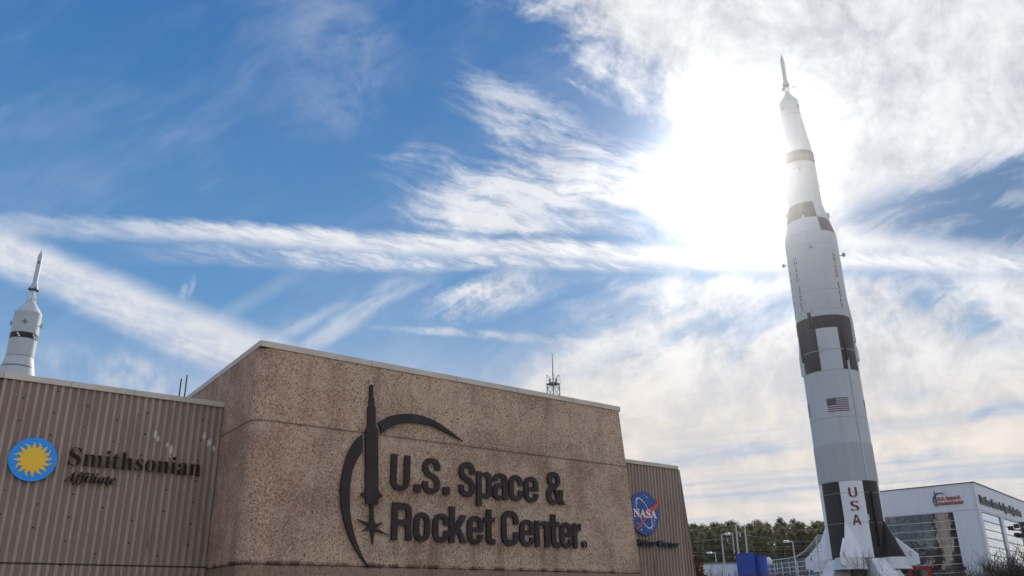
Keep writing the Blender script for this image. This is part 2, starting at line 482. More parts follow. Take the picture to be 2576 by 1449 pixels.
# condensed bold sans, drawn as rounded outlines; cap height 1, x-height X, stem s, thin part t
def glyph(ch, w):
    X, s, t = 0.775, 0.185, 0.150
    ro, ri = 0.27, 0.085
    if w < 0.42: s = 0.17
    if ch == '.': return [[(0, 0), (w, 0), (w, .22), (0, .22)]]
    if ch == 'U':
        return [rpoly([(0, 1), (0, 0, ro + .03), (w, 0, ro + .03), (w, 1), (w - s, 1), (w - s, t, ri), (s, t, ri), (s, 1)])]
    if ch == 'S':
        return [rpoly([(w, .67), (w, 1.01, ro), (0, 1.01, ro), (0.005, .50, .22), (w - s, .40, .13), (w - s, t - .01, ri), (s, t - .01, ri), (s, .33), (0, .33),
                       (0, -.01, ro), (w, -.01, ro), (w - .005, .50, .22), (s, .61, .13), (s, 1.01 - t, ri), (w - s, 1.01 - t, ri), (w - s, .67)])]
    if ch == 'C':
        return [rpoly([(w, .62), (w, 1.01, ro), (0, 1.01, ro), (0, -.01, ro), (w, -.01, ro), (w, .39), (w - s, .39), (w - s, t, ri), (s, t, ri), (s, 1 - t, ri), (w - s, 1 - t, ri), (w - s, .62)])]
    if ch == 'R':
        return [rpoly([(0, 0), (0, 1), (w - .03, 1, .22), (w - .03, .47, .16, .10), (w - .05, .40, .12), (w, 0), (w - s - .02, 0), (w - s - .03, .40, .07), (s, .40), (s, 0)]),
                rpoly([(s, .55), (w - s - .02, .55, .07), (w - s - .02, .84, .07), (s, .84)])]
    if ch == 'o':
        return [rpoly([(0, -.01, ro), (w, -.01, ro), (w, X + .01, ro), (0, X + .01, ro)]), rpoly([(s, t - .02, ri), (w - s, t - .02, ri), (w - s, X - t + .02, ri), (s, X - t + .02, ri)])]
    if ch == 'c':
        return [rpoly([(w, .47), (w, X + .01, ro), (0, X + .01, ro), (0, -.01, ro), (w, -.01, ro), (w, .32), (w - s, .32), (w - s, t - .02, ri), (s, t - .02, ri), (s, X - t + .02, ri), (w - s, X - t + .02, ri), (w - s, .47)])]
    if ch == 'e':
        return [rpoly([(w, .345), (w, X + .01, ro), (0, X + .01, ro), (0, -.01, ro), (w, -.01, ro), (w, .26), (w - s, .26), (w - s, t - .03, ri), (s, t - .03, ri), (s, .345)]),
                rpoly([(s, .46), (w - s, .46), (w - s, X - t + .03, ri), (s, X - t + .03, ri)])]
    if ch == 'a':
        return [rpoly([(.01, .53), (.01, X + .01, .24), (w - .03, X + .01, .24), (w - .03, .10, .02), (w, 0), (w - s, 0), (w - s - .035, .07), (w * .5, -.01, .12), (0, -.01, .18), (0, .44, .17), (w - s - .03, .52, .09),
                       (w - s - .03, X - t + .03, .07), (s - .02, X - t + .03, .07), (s - .02, .53)]),
                rpoly([(s - .01, t - .04, .06), (w - s - .03, t - .04, .06), (w - s - .03, .40), (s - .01, .34, .08)])]
    if ch == 'p':
        return [rpoly([(0, -.235), (0, X), (s - .01, X), (s, X - .07), (w * .56, X + .01, .10), (w, X + .01, .20), (w, -.01, .20), (w * .56, -.01, .10), (s, .06), (s, -.235)]),
                rpoly([(s, t - .03, ri), (w - s, t - .03, ri), (w - s, X - t + .03, ri), (s, X - t + .03, ri)])]
    if ch == 'n':
        return [rpoly([(0, 0), (0, X), (s - .01, X), (s, X - .07), (w * .58, X + .01, .10), (w, X + .01, .19), (w, 0), (w - s, 0), (w - s, X - t + .02, .08), (s, X - t + .02, .08), (s, 0)])]
    if ch == 'r':
        return [rpoly([(0, 0), (0, X), (s - .01, X), (s, X - .12, .03), (w * .8, X + .005, .04), (w, X + .005), (w, X - .22), (s, X - .24, .10), (s, 0)])]
    if ch == 't':
        a = .09; b = a + .19
        return [rpoly([(0, X), (0, X - .145), (a, X - .145), (a, 0, .20), (w, 0), (w, .15), (b, .15, .07), (b, X - .145), (w - .02, X - .145), (w - .02, X), (b, X), (b, 1), (a, 1), (a, X)])]
    if ch == 'k':
        return [[(0, 0), (0, 1), (s, 1), (s, .47), (w - .24, X), (w - .02, X), (w - .25, .42), (w, 0), (w - .22, 0), (s + .12, .28), (s, .16 + .03), (s, 0)]]
    if ch == '&':
        return [rpoly([(w, 0), (w - .26, 0), (w - .31, .075), (w * .50, -.015, .10), (.02, -.015, .24), (.02, .47, .16), (.17, .56, .03), (.06, .68, .06), (.06, 1.01, .22), (w * .73, 1.01, .22), (w * .73, .58, .16), (.50 * w, .50, .02), (w * .66, .27), (w * .68, .46), (w * .90, .46), (w * .84, .16, .04)]),
                rpoly([(.22, .70, .06), (.22, .87, .09), (w * .55, .87, .09), (w * .55, .66, .08), (.34, .60, .03)]),
                rpoly([(.21, .36, .08), (.21, .12, .12), (w * .56, .12, .05), (.32, .44, .02)])]
    return []

ROW1 = [('U', 4.315, 5.025), ('.', 5.148, 5.424), ('S', 5.441, 6.128), ('.', 6.203, 6.488), ('S', 6.798, 7.466), ('p', 7.487, 8.137), ('a', 8.136, 8.825), ('c', 8.808, 9.449), ('e', 9.447, 10.106), ('&', 10.425, 11.326)]
ROW2 = [('R', 4.409, 5.162), ('o', 5.168, 5.793), ('c', 5.847, 6.491), ('k', 6.448, 7.168), ('e', 7.13, 7.79), ('t', 7.772, 8.268), ('C', 8.488, 9.222), ('e', 9.234, 9.892), ('n', 9.876, 10.551), ('t', 10.501, 11.024), ('e', 10.982, 11.6), ('r', 11.581, 11.992)]
EMB_ROCKET = [(3.535, 8.247), (3.579, 8.208), (3.605, 7.853), (3.646, 7.781), (3.661, 7.583), (3.709, 7.523), (3.737, 6.966), (3.82, 6.888), (3.923, 5.077), (4.067, 4.963), (4.069, 4.907), (3.932, 4.898), (3.938, 4.692), (3.539, 4.687), (3.527, 4.905), (3.381, 4.909), (3.387, 4.971), (3.515, 5.047), (3.41, 6.84), (3.481, 6.924), (3.456, 7.5), (3.49, 7.56), (3.486, 7.77), (3.505, 7.828), (3.485, 8.194)]
EMB_UP = [(3.846, 7.11), (4.015, 7.23), (4.21, 7.344), (4.461, 7.427), (4.716, 7.483), (4.976, 7.516), (5.239, 7.52), (5.507, 7.486), (5.778, 7.432), (6.053, 7.334), (6.331, 7.206), (6.611, 7.076), (6.966, 6.859), (6.613, 6.983), (6.333, 7.074), (6.056, 7.169), (5.783, 7.233), (5.513, 7.257), (5.247, 7.266), (4.985, 7.25), (4.727, 7.207), (4.524, 7.138), (4.3, 7.033), (4.129, 6.914), (3.936, 6.786), (3.928, 6.956), (3.864, 7.003)]
EMB_LOW = [(3.32, 6.69), (3.104, 6.495), (2.965, 6.269), (2.863, 6.028), (2.787, 5.772), (2.736, 5.5), (2.707, 5.235), (2.698, 5.038), (2.722, 4.779), (2.78, 4.484), (2.851, 4.25), (2.962, 3.94), (3.116, 3.653), (3.29, 3.406), (3.51, 3.14), (3.752, 2.923), (3.604, 3.104), (3.428, 3.371), (3.299, 3.621), (3.193, 3.872), (3.093, 4.203), (3.033, 4.499), (3.005, 4.798), (2.991, 5.101), (3.01, 5.347), (3.044, 5.556), (3.092, 5.725), (3.165, 5.88), (3.25, 6.045), (3.349, 6.171)]
EMB_STAR = [(3.692, 4.68), (3.78, 4.68), (3.828, 4.222), (3.923, 4.135), (4.17, 4.209), (3.973, 4.083), (3.905, 4.024), (4.36, 3.842), (3.878, 3.956), (3.845, 3.821), (3.823, 3.562), (3.774, 3.818), (3.735, 3.976), (3.601, 3.99), (3.465, 3.93), (3.64, 4.045), (3.662, 4.076), (3.262, 4.248), (3.674, 4.157), (3.706, 4.215)]

# ================================================================== materials
def mat(name, fn=None, col=(.5, .5, .5), rough=.6, metal=0.0, spec=.5, bump=None):
    m = bpy.data.materials.new(name); m.use_nodes = True
    nt = m.node_tree; b = nt.nodes['Principled BSDF']
    b.inputs['Base Color'].default_value = (*col, 1)
    b.inputs['Roughness'].default_value = rough
    b.inputs['Metallic'].default_value = metal
    b.inputs['Specular IOR Level'].default_value = spec
    if fn:
        t = NT(nt)
        tc = t.node('ShaderNodeTexCoord')
        t.P = E(t, tc.outputs['Object'])
        t.geo = t.node('ShaderNodeNewGeometry')
        t.b = b
        def xyz(v=None):
            n = t.node('ShaderNodeSeparateXYZ'); t.put(n.inputs[0], v if v is not None else t.P)
            return [E(t, n.outputs[i]) for i in range(3)]
        t.xyz = xyz
        def do_bump(h, dist, strength=1.0):
            n = t.node('ShaderNodeBump'); n.inputs['Distance'].default_value = dist; n.inputs['Strength'].default_value = strength
            t.put(n.inputs['Height'], h); nt.links.new(n.outputs[0], b.inputs['Normal'])
        t.bump = do_bump
        c = fn(t)
        if c is not None: t.put(b.inputs['Base Color'], c)
    return m

def f_pebble(t):
    x, y, z = t.xyz()
    n1 = t.noise(t.P, 13.0, 5, .70)
    n2 = t.noise(t.P, 34.0, 4, .65)
    big = t.noise(t.P, .55, 4, .55)
    vc = t.voro(t.vec(x, y, z * .7), 40.0, color=True)
    sp = t.node('ShaderNodeSeparateColor'); t.put(sp.inputs[0], vc); rnd = E(t, sp.outputs[0])
    c = t.mix(rnd, (.50, .355, .26), (.60, .445, .335))
    rust = t.ss(n1 * .55 + n2 * .45 + (big - .5) * .35, .475, .60)
    lft = t.ss(x, 6.0, -1.0)
    c = t.mix(lft * .35, c, (.50, .255, .175))
    c = t.mix(rust * .85, c, (.215, .12, .082))
    c = t.mix(t.ss(rnd, .86, .97), c, (.64, .53, .43))
    c = t.mix(t.ss(rnd, .16, .06) * .85, c, (.10, .07, .055))
    c = t.mix(t.ss(big, .40, .66) * .30, c, (.30, .20, .145))
    c = t.mix(t.ss(t.noise(t.P, 1.3, 3, .5), .52, .70) * .28, c, (.66, .53, .43))
    run = t.noise(t.vec(x * 2.2, y * 2.2, z * .22), 1.0, 5, .6)          # rain streaks
    c = t.mix(t.ss(run, .50, .72) * .40, c, (.24, .165, .13))
    c = t.mix(t.ss(z + (big - .5) * .5, 3.02, 2.92) * .55, c, (.15, .10, .075))      # darker plinth course
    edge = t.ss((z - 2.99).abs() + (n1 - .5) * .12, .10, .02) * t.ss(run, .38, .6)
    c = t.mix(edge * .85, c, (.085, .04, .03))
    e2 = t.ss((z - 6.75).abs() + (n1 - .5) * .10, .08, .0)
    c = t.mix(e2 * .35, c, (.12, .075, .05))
    drip = t.ss(run, .44, .66) * t.ss(x, 4.3, 4.7) * t.ss(x, 12.2, 11.6)
    c = t.mix(drip * t.ss(z, 2.9, 3.6) * t.ss(z, 3.85, 3.7) * .55, c, (.16, .115, .09))
    c = t.mix(drip * t.ss(z, 4.7, 4.95) * t.ss(z, 5.2, 5.1) * .35, c, (.18, .13, .10))
    cap = t.ss(run, .50, .70) * t.ss(z, 7.6, 8.8)
    c = t.mix(cap * .40, c, (.20, .14, .11))
    t.bump(n2 * .6 + rnd * .5, .02, .8)
    return c
M_PEBBLE = mat('pebble_dash', f_pebble, rough=.95, spec=.15)

def f_flute(t):
    x, y, z = t.xyz()
    n = t.noise(t.P, 14.0, 5, .65)
    big = t.noise(t.vec(x * .9, y, z * .35), 1.0, 4, .55)
    fine = t.noise(t.P, 60.0, 3, .6)
    # rib faces are the fractured, paler concrete; the recesses are coloured darker
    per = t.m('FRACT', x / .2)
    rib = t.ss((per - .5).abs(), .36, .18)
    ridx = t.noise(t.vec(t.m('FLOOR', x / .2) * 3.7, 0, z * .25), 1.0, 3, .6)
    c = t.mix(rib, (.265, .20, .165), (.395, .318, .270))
    c = t.mix(t.ss(ridx, .38, .68) * .55, c, (.28, .195, .165))
    c = t.mix(t.ss(big, .46, .68) * .35, c, (.21, .18, .16))
    c = t.mix(t.ss(n, .52, .66) * .35 * rib, c, (.50, .43, .38))
    run = t.noise(t.vec(x * 5.0, y, z * .35), 1.0, 5, .65)
    c = t.mix(t.ss(run, .55, .70) * t.ss(z, 4.6, 3.4) * .75, c, (.12, .065, .04))
    cell = t.vec(t.m('FLOOR', x / .8), 0, t.m('FLOOR', z / .6))
    ho = t.noise(cell, 5.3, 1, .5)
    hx = (t.m('FRACT', x / .8) - .5).abs() * .8
    hz = (t.m('FRACT', z / .6 + t.m('FRACT', t.m('FLOOR', x / .8) * .5)) - .5).abs() * .6
    hole = t.ss(t.m('SQRT', hx * hx + hz * hz), .032, .02) * t.ss(ho, .42, .45)
    c = t.mix(hole * .9, c, (.03, .025, .02))
    c = t.mix(t.ss((z - 3.02).abs(), .03, .012) * .8, c, (.05, .04, .035))
    for cx, cz, rx, rz in ((-1.72, 6.62, .05, .12), (-1.62, 6.5, .05, .10), (-1.22, 6.22, .06, .22), (-1.34, 6.36, .05, .08), (-.30, 6.72, .06, .12), (-.15, 6.55, .07, .14), (.02, 6.42, .05, .12)):
        e = t.vec((x - cx) / rx, (z - cz) / rz)
        c = t.mix(t.ss(t.vm('LENGTH', e) + (n - .5) * 2.4, 1.0, .5) * .8, c, (.72, .70, .70))
    t.bump(n * .7 + fine * .4, .015, .7)
    return c
M_FLUTE = mat('fluted_concrete', f_flute, rough=.95, spec=.15)

def f_coping(t):
    n = t.noise(t.P, 1.2, 4, .6)
    return t.mix(t.ss(n, .3, .7), (.50, .44, .39), (.60, .54, .48))
M_COPING = mat('beige_metal_coping', f_coping, rough=.55, spec=.4)
M_JOINT = mat('joint_sealant', col=(.09, .08, .07), rough=.9)

def f_bronze(t):
    n = t.noise(t.P, 1.6, 4, .6)
    return t.mix(t.ss(n, .35, .68), (.024, .015, .019), (.038, .027, .033))
M_BRONZE = mat('dark_bronze_paint', f_bronze, rough=.5, spec=.28)
M_MAROON = mat('dark_brown_letter_paint', lambda t: t.mix(t.noise(t.P, 3, 3), (.018, .008, .006), (.034, .016, .012)), rough=.6, spec=.2)
M_SIGNBLUE = mat('sky_blue_enamel', lambda t: t.mix(t.noise(t.P, 2, 3), (.0, .27, .90), (.005, .30, .95)), rough=.35)
M_SUNYEL = mat('golden_yellow_enamel', lambda t: t.mix(t.noise(t.P, 3, 3), (.86, .52, .02), (.92, .58, .03)), rough=.35)
M_NASABLUE = mat('deep_blue_enamel', lambda t: t.mix(t.noise(t.P, 2, 3), (.012, .060, .28), (.018, .075, .33)), rough=.35)
M_NASARED = mat('red_enamel', col=(.62, .05, .05), rough=.35)
M_NASAWHITE = mat('white_enamel', col=(.85, .85, .88), rough=.35)
M_BLACKLET = mat('black_letter_paint', col=(.02, .02, .025), rough=.4)
M_REDLET = mat('red_orange_letter_paint', col=(.50, .07, .03), rough=.4)
M_PURPLE = mat('dark_purple_paint', col=(.05, .03, .09), rough=.4)

def f_white(t):
    x, y, z = t.xyz()
    st = t.noise(t.vec(x * 1.1, y * 1.1, z * .10), 1.0, 5, .6)
    n = t.noise(t.P, .35, 4, .5)
    a = t.m('ARCTAN2', x, y)
    str_ = t.ss((t.m('FRACT', a * 11.459) - .5).abs(), .44, .49)
    cell = t.voro(t.vec(t.m('FLOOR', a * 3.82) * 7.3, t.m('FLOOR', z / 3.05) * 5.1, 0), 1.0, color=True)
    sp = t.node('ShaderNodeSeparateColor'); t.put(sp.inputs[0], cell); pv = E(t, sp.outputs[0])
    hs = t.ss((t.m('FRACT', z / 3.05) - .5).abs(), .485, .495)
    c = t.mix(t.ss(st, .50, .75) * .6, (.53, .56, .61), (.43, .45, .49))
    c = t.mix(t.ss(n, .45, .7) * .3, c, (.49, .52, .565))
    c = t.mix(pv * .14, c, (.40, .42, .46))
    return t.mix((str_ * .12).max(hs * .16), c, (.25, .26, .29))
M_WHITE = mat('white_rocket_paint', f_white, rough=.55, spec=.35)
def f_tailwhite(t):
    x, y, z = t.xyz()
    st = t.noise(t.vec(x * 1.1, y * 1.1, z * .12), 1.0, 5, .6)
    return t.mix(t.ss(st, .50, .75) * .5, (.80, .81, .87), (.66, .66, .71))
def f_ribwhite(t):
    x, y, z = t.xyz()
    a = t.m('ARCTAN2', x, y)
    rib = t.m('SINE', a * 216.0)
    st = t.noise(t.vec(x * 1.1, y * 1.1, z * .12), 1.0, 5, .6)
    t.bump(rib, .05, .6)
    return t.mix(t.ss(st, .4, .75) * .6, (.515, .545, .595), (.44, .465, .51))
M_TAILWHITE = mat('bounce_lit_white_paint', f_tailwhite, rough=.5, spec=.35)  # paler copy of the rocket white, with ground bounce put into its colour
M_RIBWHITE = mat('ribbed_grey_white_paint', f_ribwhite, rough=.6, spec=.3)
def f_black(t):
    x, y, z = t.xyz()
    st = t.noise(t.vec(x * 1.2, y * 1.2, z * .15), 1.0, 5, .6)
    return t.mix(t.ss(st, .40, .7), (.013, .012, .014), (.030, .027, .030))
M_BLACK = mat('black_rocket_paint', f_black, rough=.5, spec=.3)
M_REDPAINT = mat('dark_red_marking', col=(.20, .016, .024), rough=.5)
M_FLAGBLUE = mat('flag_blue', col=(.012, .014, .05), rough=.5)
M_FLAGRED = mat('flag_red', col=(.15, .012, .028), rough=.5)
M_SEAM = mat('seam_grey', col=(.34, .34, .36), rough=.6)
M_GREYMETAL = mat('grey_metal', lambda t: t.mix(t.noise(t.P, 2, 4), (.20, .21, .22), (.32, .33, .35)), rough=.5, metal=.3)
M_BRIGHTMETAL = mat('pale_fairing_metal', lambda t: t.mix(t.noise(t.P, 1.5, 4), (.52, .54, .58), (.66, .68, .72)), rough=.45, metal=.25)
M_DARKMETAL = mat('dark_metal', col=(.03, .03, .035), rough=.5, metal=.2)
M_RODRED = mat('dark_rod_paint', col=(.045, .015, .02), rough=.5)
M_STEELWHITE = mat('white_painted_steel', lambda t: t.mix(t.noise(t.P, 1.5, 4), (.62, .64, .67), (.74, .76, .78)), rough=.45)
M_CONCWHITE = mat('white_painted_concrete', lambda t: t.mix(t.ss(t.noise(t.P, .9, 5, .6), .35, .7), (.76, .77, .82), (.56, .57, .61)), rough=.8)

def f_panel(t):
    x, y, z = t.xyz()
    j = t.ss((t.m('FRACT', x / 1.5) - .5).abs(), .488, .496)
    st = t.noise(t.vec(x * .9, y * .9, z * .12), 1.0, 5, .6)
    c = t.mix(t.ss(st, .42, .72) * .5, (.72, .75, .84), (.62, .65, .73))
    return t.mix(j * .25, c, (.4, .4, .43))
M_PANEL = mat('pale_composite_panel', f_panel, rough=.5, spec=.4)

def f_glass(t):
    # individual panes are never quite plane
    x, y, z = t.xyz()
    n = t.noise(t.P, .55, 2, .5)
    t.bump(n, .03, .6)
    return None
M_GLASS = mat('dark_mirror_glass', f_glass, col=(.135, .125, .115), rough=.03, metal=.7, spec=1.0)
M_SKYGLASS = mat('silver_mirror_glass', f_glass, col=(.75, .77, .79), rough=.04, metal=.95, spec=1.0)
M_DARKGLASS = mat('dark_glass', col=(.012, .014, .022), rough=.06, spec=.8)
M_NAVYGLASS = mat('navy_glass', col=(.012, .018, .07), rough=.08, spec=.8)
M_MULL = mat('pale_mullion', col=(.72, .73, .76), rough=.4)
M_REDFRAME = mat('red_door_frame', col=(.33, .018, .035), rough=.45)
M_ROOFDARK = mat('dark_roof_edge', col=(.07, .05, .055), rough=.6)
M_BLUEWALL = mat('royal_blue_wall', lambda t: t.mix(t.ss(t.noise(t.P, .8, 4), .3, .7), (.010, .050, .34), (.014, .065, .42)), rough=.5)
M_BARK = mat('pine_bark', lambda t: t.mix(t.noise(t.P, 2.0, 4), (.13, .105, .085), (.26, .215, .18)), rough=.9)
M_TWIG = mat('grey_brown_bark', lambda t: t.mix(t.noise(t.P, 3.0, 4), (.060, .046, .040), (.11, .085, .075)), rough=.9)
M_REDTWIG = mat('reddish_bark', lambda t: t.mix(t.noise(t.P, 3.0, 4), (.085, .048, .045), (.15, .09, .085)), rough=.9)
def f_needle(t):
    n = t.noise(t.P, .45, 3, .6)
    oi = t.node('ShaderNodeObjectInfo'); r = E(t, oi.outputs['Random'])
    c = t.mix(t.ss(n, .35, .65), (.085, .098, .042), (.155, .155, .072))
    c = t.mix(r * .5, c, (.165, .140, .075))
    tr = t.node('ShaderNodeBsdfTranslucent'); t.put(tr.inputs[0], c)
    mx = t.node('ShaderNodeMixShader'); mx.inputs[0].default_value = .6
    out = t.nt.nodes['Material Output']
    t.nt.links.new(t.b.outputs[0], mx.inputs[1]); t.nt.links.new(tr.outputs[0], mx.inputs[2]); t.nt.links.new(mx.outputs[0], out.inputs[0])
    return c
M_NEEDLE = mat('pine_needles', f_needle, rough=.7, spec=.2)
M_RUSTLEAF = mat('rusty_evergreen_leaf', lambda t: t.mix(t.ss(t.noise(t.P, 2.5, 4), .35, .62), (.055, .055, .022), (.20, .085, .035)), rough=.8, spec=.2)
M_WIRE = mat('power_cable', col=(.20, .20, .20), rough=.8, spec=.1)
M_POLE = mat('galvanised_pole', lambda t: t.mix(t.noise(t.P, 1.2, 4), (.42, .45, .50), (.56, .58, .62)), rough=.5, metal=.1)

def f_ground(t):
    n = t.noise(t.P, .06, 5, .6); m = t.noise(t.P, 1.7, 4, .6)
    c = t.mix(t.ss(n, .42, .6), (.055, .075, .025), (.16, .13, .075))
    return t.mix(t.ss(m, .4, .7) * .4, c, (.20, .17, .11))
M_GROUND = mat('winter_grass', f_ground, rough=.95, spec=.1)
def f_paving(t):
    x, y, z = t.xyz()
    n = t.noise(t.P, .5, 5, .6)
    j = t.ss((t.m('FRACT', x / 3) - .5).abs(), .492, .497).max(t.ss((t.m('FRACT', y / 3) - .5).abs(), .492, .497))
    return t.mix(j * .7, t.mix(n, (.40, .35, .29), (.50, .45, .38)), (.12, .11, .1))
M_PAVE = mat('concrete_paving', f_paving, rough=.9, spec=.2)
def f_asph(t):
    n = t.noise(t.P, 3.0, 5, .7)
    return t.mix(n, (.035, .035, .036), (.075, .073, .07))
M_ASPHALT = mat('asphalt', f_asph, rough=.9, spec=.2)

# ================================================================== ground (rises gently beyond the museum)
def gz(x, y):
    t = max(0.0, min(1.0, (y - 55) / 75.0))
    return 5.2 * t * t * (3 - 2 * t)
def ground():
    def axis(a, b, fine, lim): 
        v = [-2400, -1400, -800, -500]
        k = a
        while k < b: v.append(k); k += fine
        return v + [b, 500, 800, 1400, 2400]
    xs = axis(-300, 300, 20, 0); ys = axis(-300, 300, 10, 0)
    vs = [(x, y, gz(x, y)) for y in ys for x in xs]
    nx = len(xs)
    fs = [(j * nx + i, j * nx + i + 1, (j + 1) * nx + i + 1, (j + 1) * nx + i) for j in range(len(ys) - 1) for i in range(nx - 1)]
    raw('ground', vs, fs, M_GROUND, smooth=True, kind='structure', label='winter grass ground rising gently beyond the museum')
    bm = bmesh.new()
    quad(bm, [(-60, -40, .008), (60, -40, .008), (60, 19, .008), (-60, 19, .008)])
    obj('pavement', bm, M_PAVE, kind='structure', label='pale concrete forecourt in front of the museum walls')
    bm = bmesh.new()
    quad(bm, [(-300, -60, .006), (300, -60, .006), (300, -44, .006), (-300, -44, .006)])
    obj('road', bm, M_ASPHALT, kind='structure', label='asphalt road behind the forecourt')
ground()

# ================================================================== museum: pebble-dash block between two fluted wings
WX, WY = Vector((.78144, .62397, 0)), Vector((-.62397, .78144, 0))
WALL_RZ = atan2(WX.y, WX.x)
ORG = Vector((-7.146, 22.870, 0))
def wpt(x, y, z): return ORG + WX * x + WY * y + Vector((0, 0, z))

def loft(bm, levels, mi=0):
    """levels: list of (z, [(x, y) footprint])"""
    rings = [[bm.verts.new((x, y, z)) for x, y in fp] for z, fp in levels]
    n = len(rings[0])
    for a, b in zip(rings, rings[1:]):
        for i in range(n): bm.faces.new((a[i], a[(i + 1) % n], b[(i + 1) % n], b[i])).material_index = mi
    bm.faces.new(rings[0][::-1]).material_index = mi
    bm.faces.new(rings[-1]).material_index = mi

def coping(parent, pts, z0, z1, out, thick=.05, seams=()):
    """flat metal edge along an open footprint, seen from outside"""
    bm = bmesh.new()
    for (ax, ay), (bx, by) in zip(pts, pts[1:]):
        dx, dy = bx - ax, by - ay; L = sqrt(dx * dx + dy * dy); ux, uy = dx / L, dy / L
        nx, ny = uy, -ux
        o = [(ax - ux * .0 + nx * out, ay + ny * out), (bx + nx * out, by + ny * out), (bx - nx * .35, by - ny * .35), (ax - nx * .35, ay - ny * .35)]
        vs0 = [bm.verts.new((x, y, z0)) for x, y in o]; vs1 = [bm.verts.new((x, y, z1)) for x, y in o]
        for i in range(4): bm.faces.new((vs0[i], vs0[(i + 1) % 4], vs1[(i + 1) % 4], vs1[i]))
        bm.faces.new(vs0[::-1]); bm.faces.new(vs1)
    c = obj('coping', bm, M_COPING, parent)
    for s, (ax, ay), (bx, by) in seams:
        bm = bmesh.new()
        dx, dy = bx - ax, by - ay; L = sqrt(dx * dx + dy * dy); ux, uy = dx / L, dy / L; nx, ny = uy, -ux
        px, py = ax + ux * s + nx * (out + .002), ay + uy * s + ny * (out + .002)
        quad(bm, [(px - ux * .006, py - uy * .006, z0), (px + ux * .006, py + uy * .006, z0), (px + ux * .006, py + uy * .006, z1), (px - ux * .006, py - uy * .006, z1)])
        obj('seam', bm, M_JOINT, c)

def pebble_block():
    root = empty('museum_block', ORG, WALL_RZ, label='tall pebble dash museum block carrying the big dark lettering', cat='building')
    ex = .066                                   # left return leans in slightly
    def fp(z, ins=0.0):
        xr = 14.27 + (8.82 - z) * .106
        D = 13.0
        R = .35
        arc = [(ins + R - R * sin(a), ins + R - R * cos(a)) for a in [pi / 2 * k / 6 for k in range(6, -1, -1)]]
        return arc + [(xr - ins, ins), (xr - ins, D), (ex * D + ins, D)]
    lv = []
    def lev(z, ins=0.0): lv.append((z, fp(z, ins)))
    lev(-.3)
    for g, w, dpt in ((2.96, .035, .04), (6.75, .022, .025)):
        lev(g - w / 2); lev(g - w / 2 + .004, dpt); lev(g + w / 2 - .004, dpt); lev(g + w / 2)
    lev(8.84)
    bm = bmesh.new(); loft(bm, lv)
    obj('wall', bm, M_PEBBLE, root)
    A, B, C_ = (0, 0), (14.33, 0), (ex * 13, 13)
    coping(root, [C_, A, B, (14.33, 13)], 8.84, 9.01, .035, seams=[(s, A, B) for s in (3.55, 6.7, 9.3, 11.9)] + [(s, A, C_) for s in ()] + [(s, C_, A) for s in (5.5, 9.5)])
    return root
pebble_block()

def fluted_wing(name, x0, x1, y0, top, slant0, slant1, label, open_left):
    root = empty(name, ORG, WALL_RZ, label=label, cat='building')
    P, dep = .2, .045
    def X(x, z):                                 # end walls batter outwards towards the ground
        k = top - .16 - z
        return x + (slant0 * k if x < x0 + 1e-4 else 0) + (slant1 * k if x > x1 - 1e-4 else 0)
    xs = []
    k = math.floor(x0 / P) - 6
    while k * P < x1 + 1.2:
        c = (k + .5) * P
        for dx, y in ((-.052, dep), (-.036, 0), (.036, 0), (.052, dep)): xs.append((c + dx, y))
        k += 1
    def prof(z):
        a, b = X(x0, z), X(x1, z)
        pts = [(a, 0.0)] + [(max(a + .001 * i_, min(b - .001, x)), y) for i_, (x, y) in enumerate(xs)] 
        pts = [(a, 0.0)] + [(min(max(x, a + .01), b - .01), y) for x, y in xs] + [(b, 0.0)]
        return pts
    zs = [-.3, 2.99, 3.0, 3.02, 3.03, top - .16]
    bm = bmesh.new()
    rows = []
    for i, z in enumerate(zs):
        ins = .03 if i in (2, 3) else 0
        pr = prof(z)
        rows.append([bm.verts.new((x, y0 + y + ins, z)) for x, y in pr] + [bm.verts.new((X(x1, z), y0 + 11, z)), bm.verts.new((X(x0, z), y0 + 11, z))])
    n = len(rows[0])
    for a, b in zip(rows, rows[1:]):
        for i in range(n):
            try: bm.faces.new((a[i], a[(i + 1) % n], b[(i + 1) % n], b[i]))
            except ValueError: pass
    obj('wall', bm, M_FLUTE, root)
    bm = bmesh.new()
    quad(bm, [(x0, y0 + .1, top - .12), (x1, y0 + .1, top - .12), (x1, y0 + 11, top - .12), (x0, y0 + 11, top - .12)])
    obj('roof', bm, M_GREYMETAL, root)
    cx0, cx1 = (x0 - .03, x1 - .02) if open_left else (x0 + .02, x1 - .13)
    sm = [(s, (cx0, y0), (cx1, y0)) for s in ((.05, 1.7, 3.35) if open_left else (.6, 3.6))]
    pts = [(cx0, y0 + 11), (cx0, y0), (cx1, y0)] if open_left else [(cx0, y0), (cx1, y0), (cx1, y0 + 11)]
    coping(root, pts, top - .155, top, .045, seams=sm)
    if open_left:
        bm = bmesh.new(); box(bm, (cx1 + .001, y0 - .03, top - .2), (cx1 + .03, y0 + .35, top + .04))
        obj('end_flashing', bm, M_DARKMETAL, root)
    return root
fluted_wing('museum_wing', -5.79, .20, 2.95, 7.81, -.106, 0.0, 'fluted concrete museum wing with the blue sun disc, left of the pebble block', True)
fluted_wing('museum_wing', 14.2, 21.36, 3.30, 7.84, 0.0, .116, 'fluted concrete museum wing with the round blue space emblem, right of the pebble block', False)

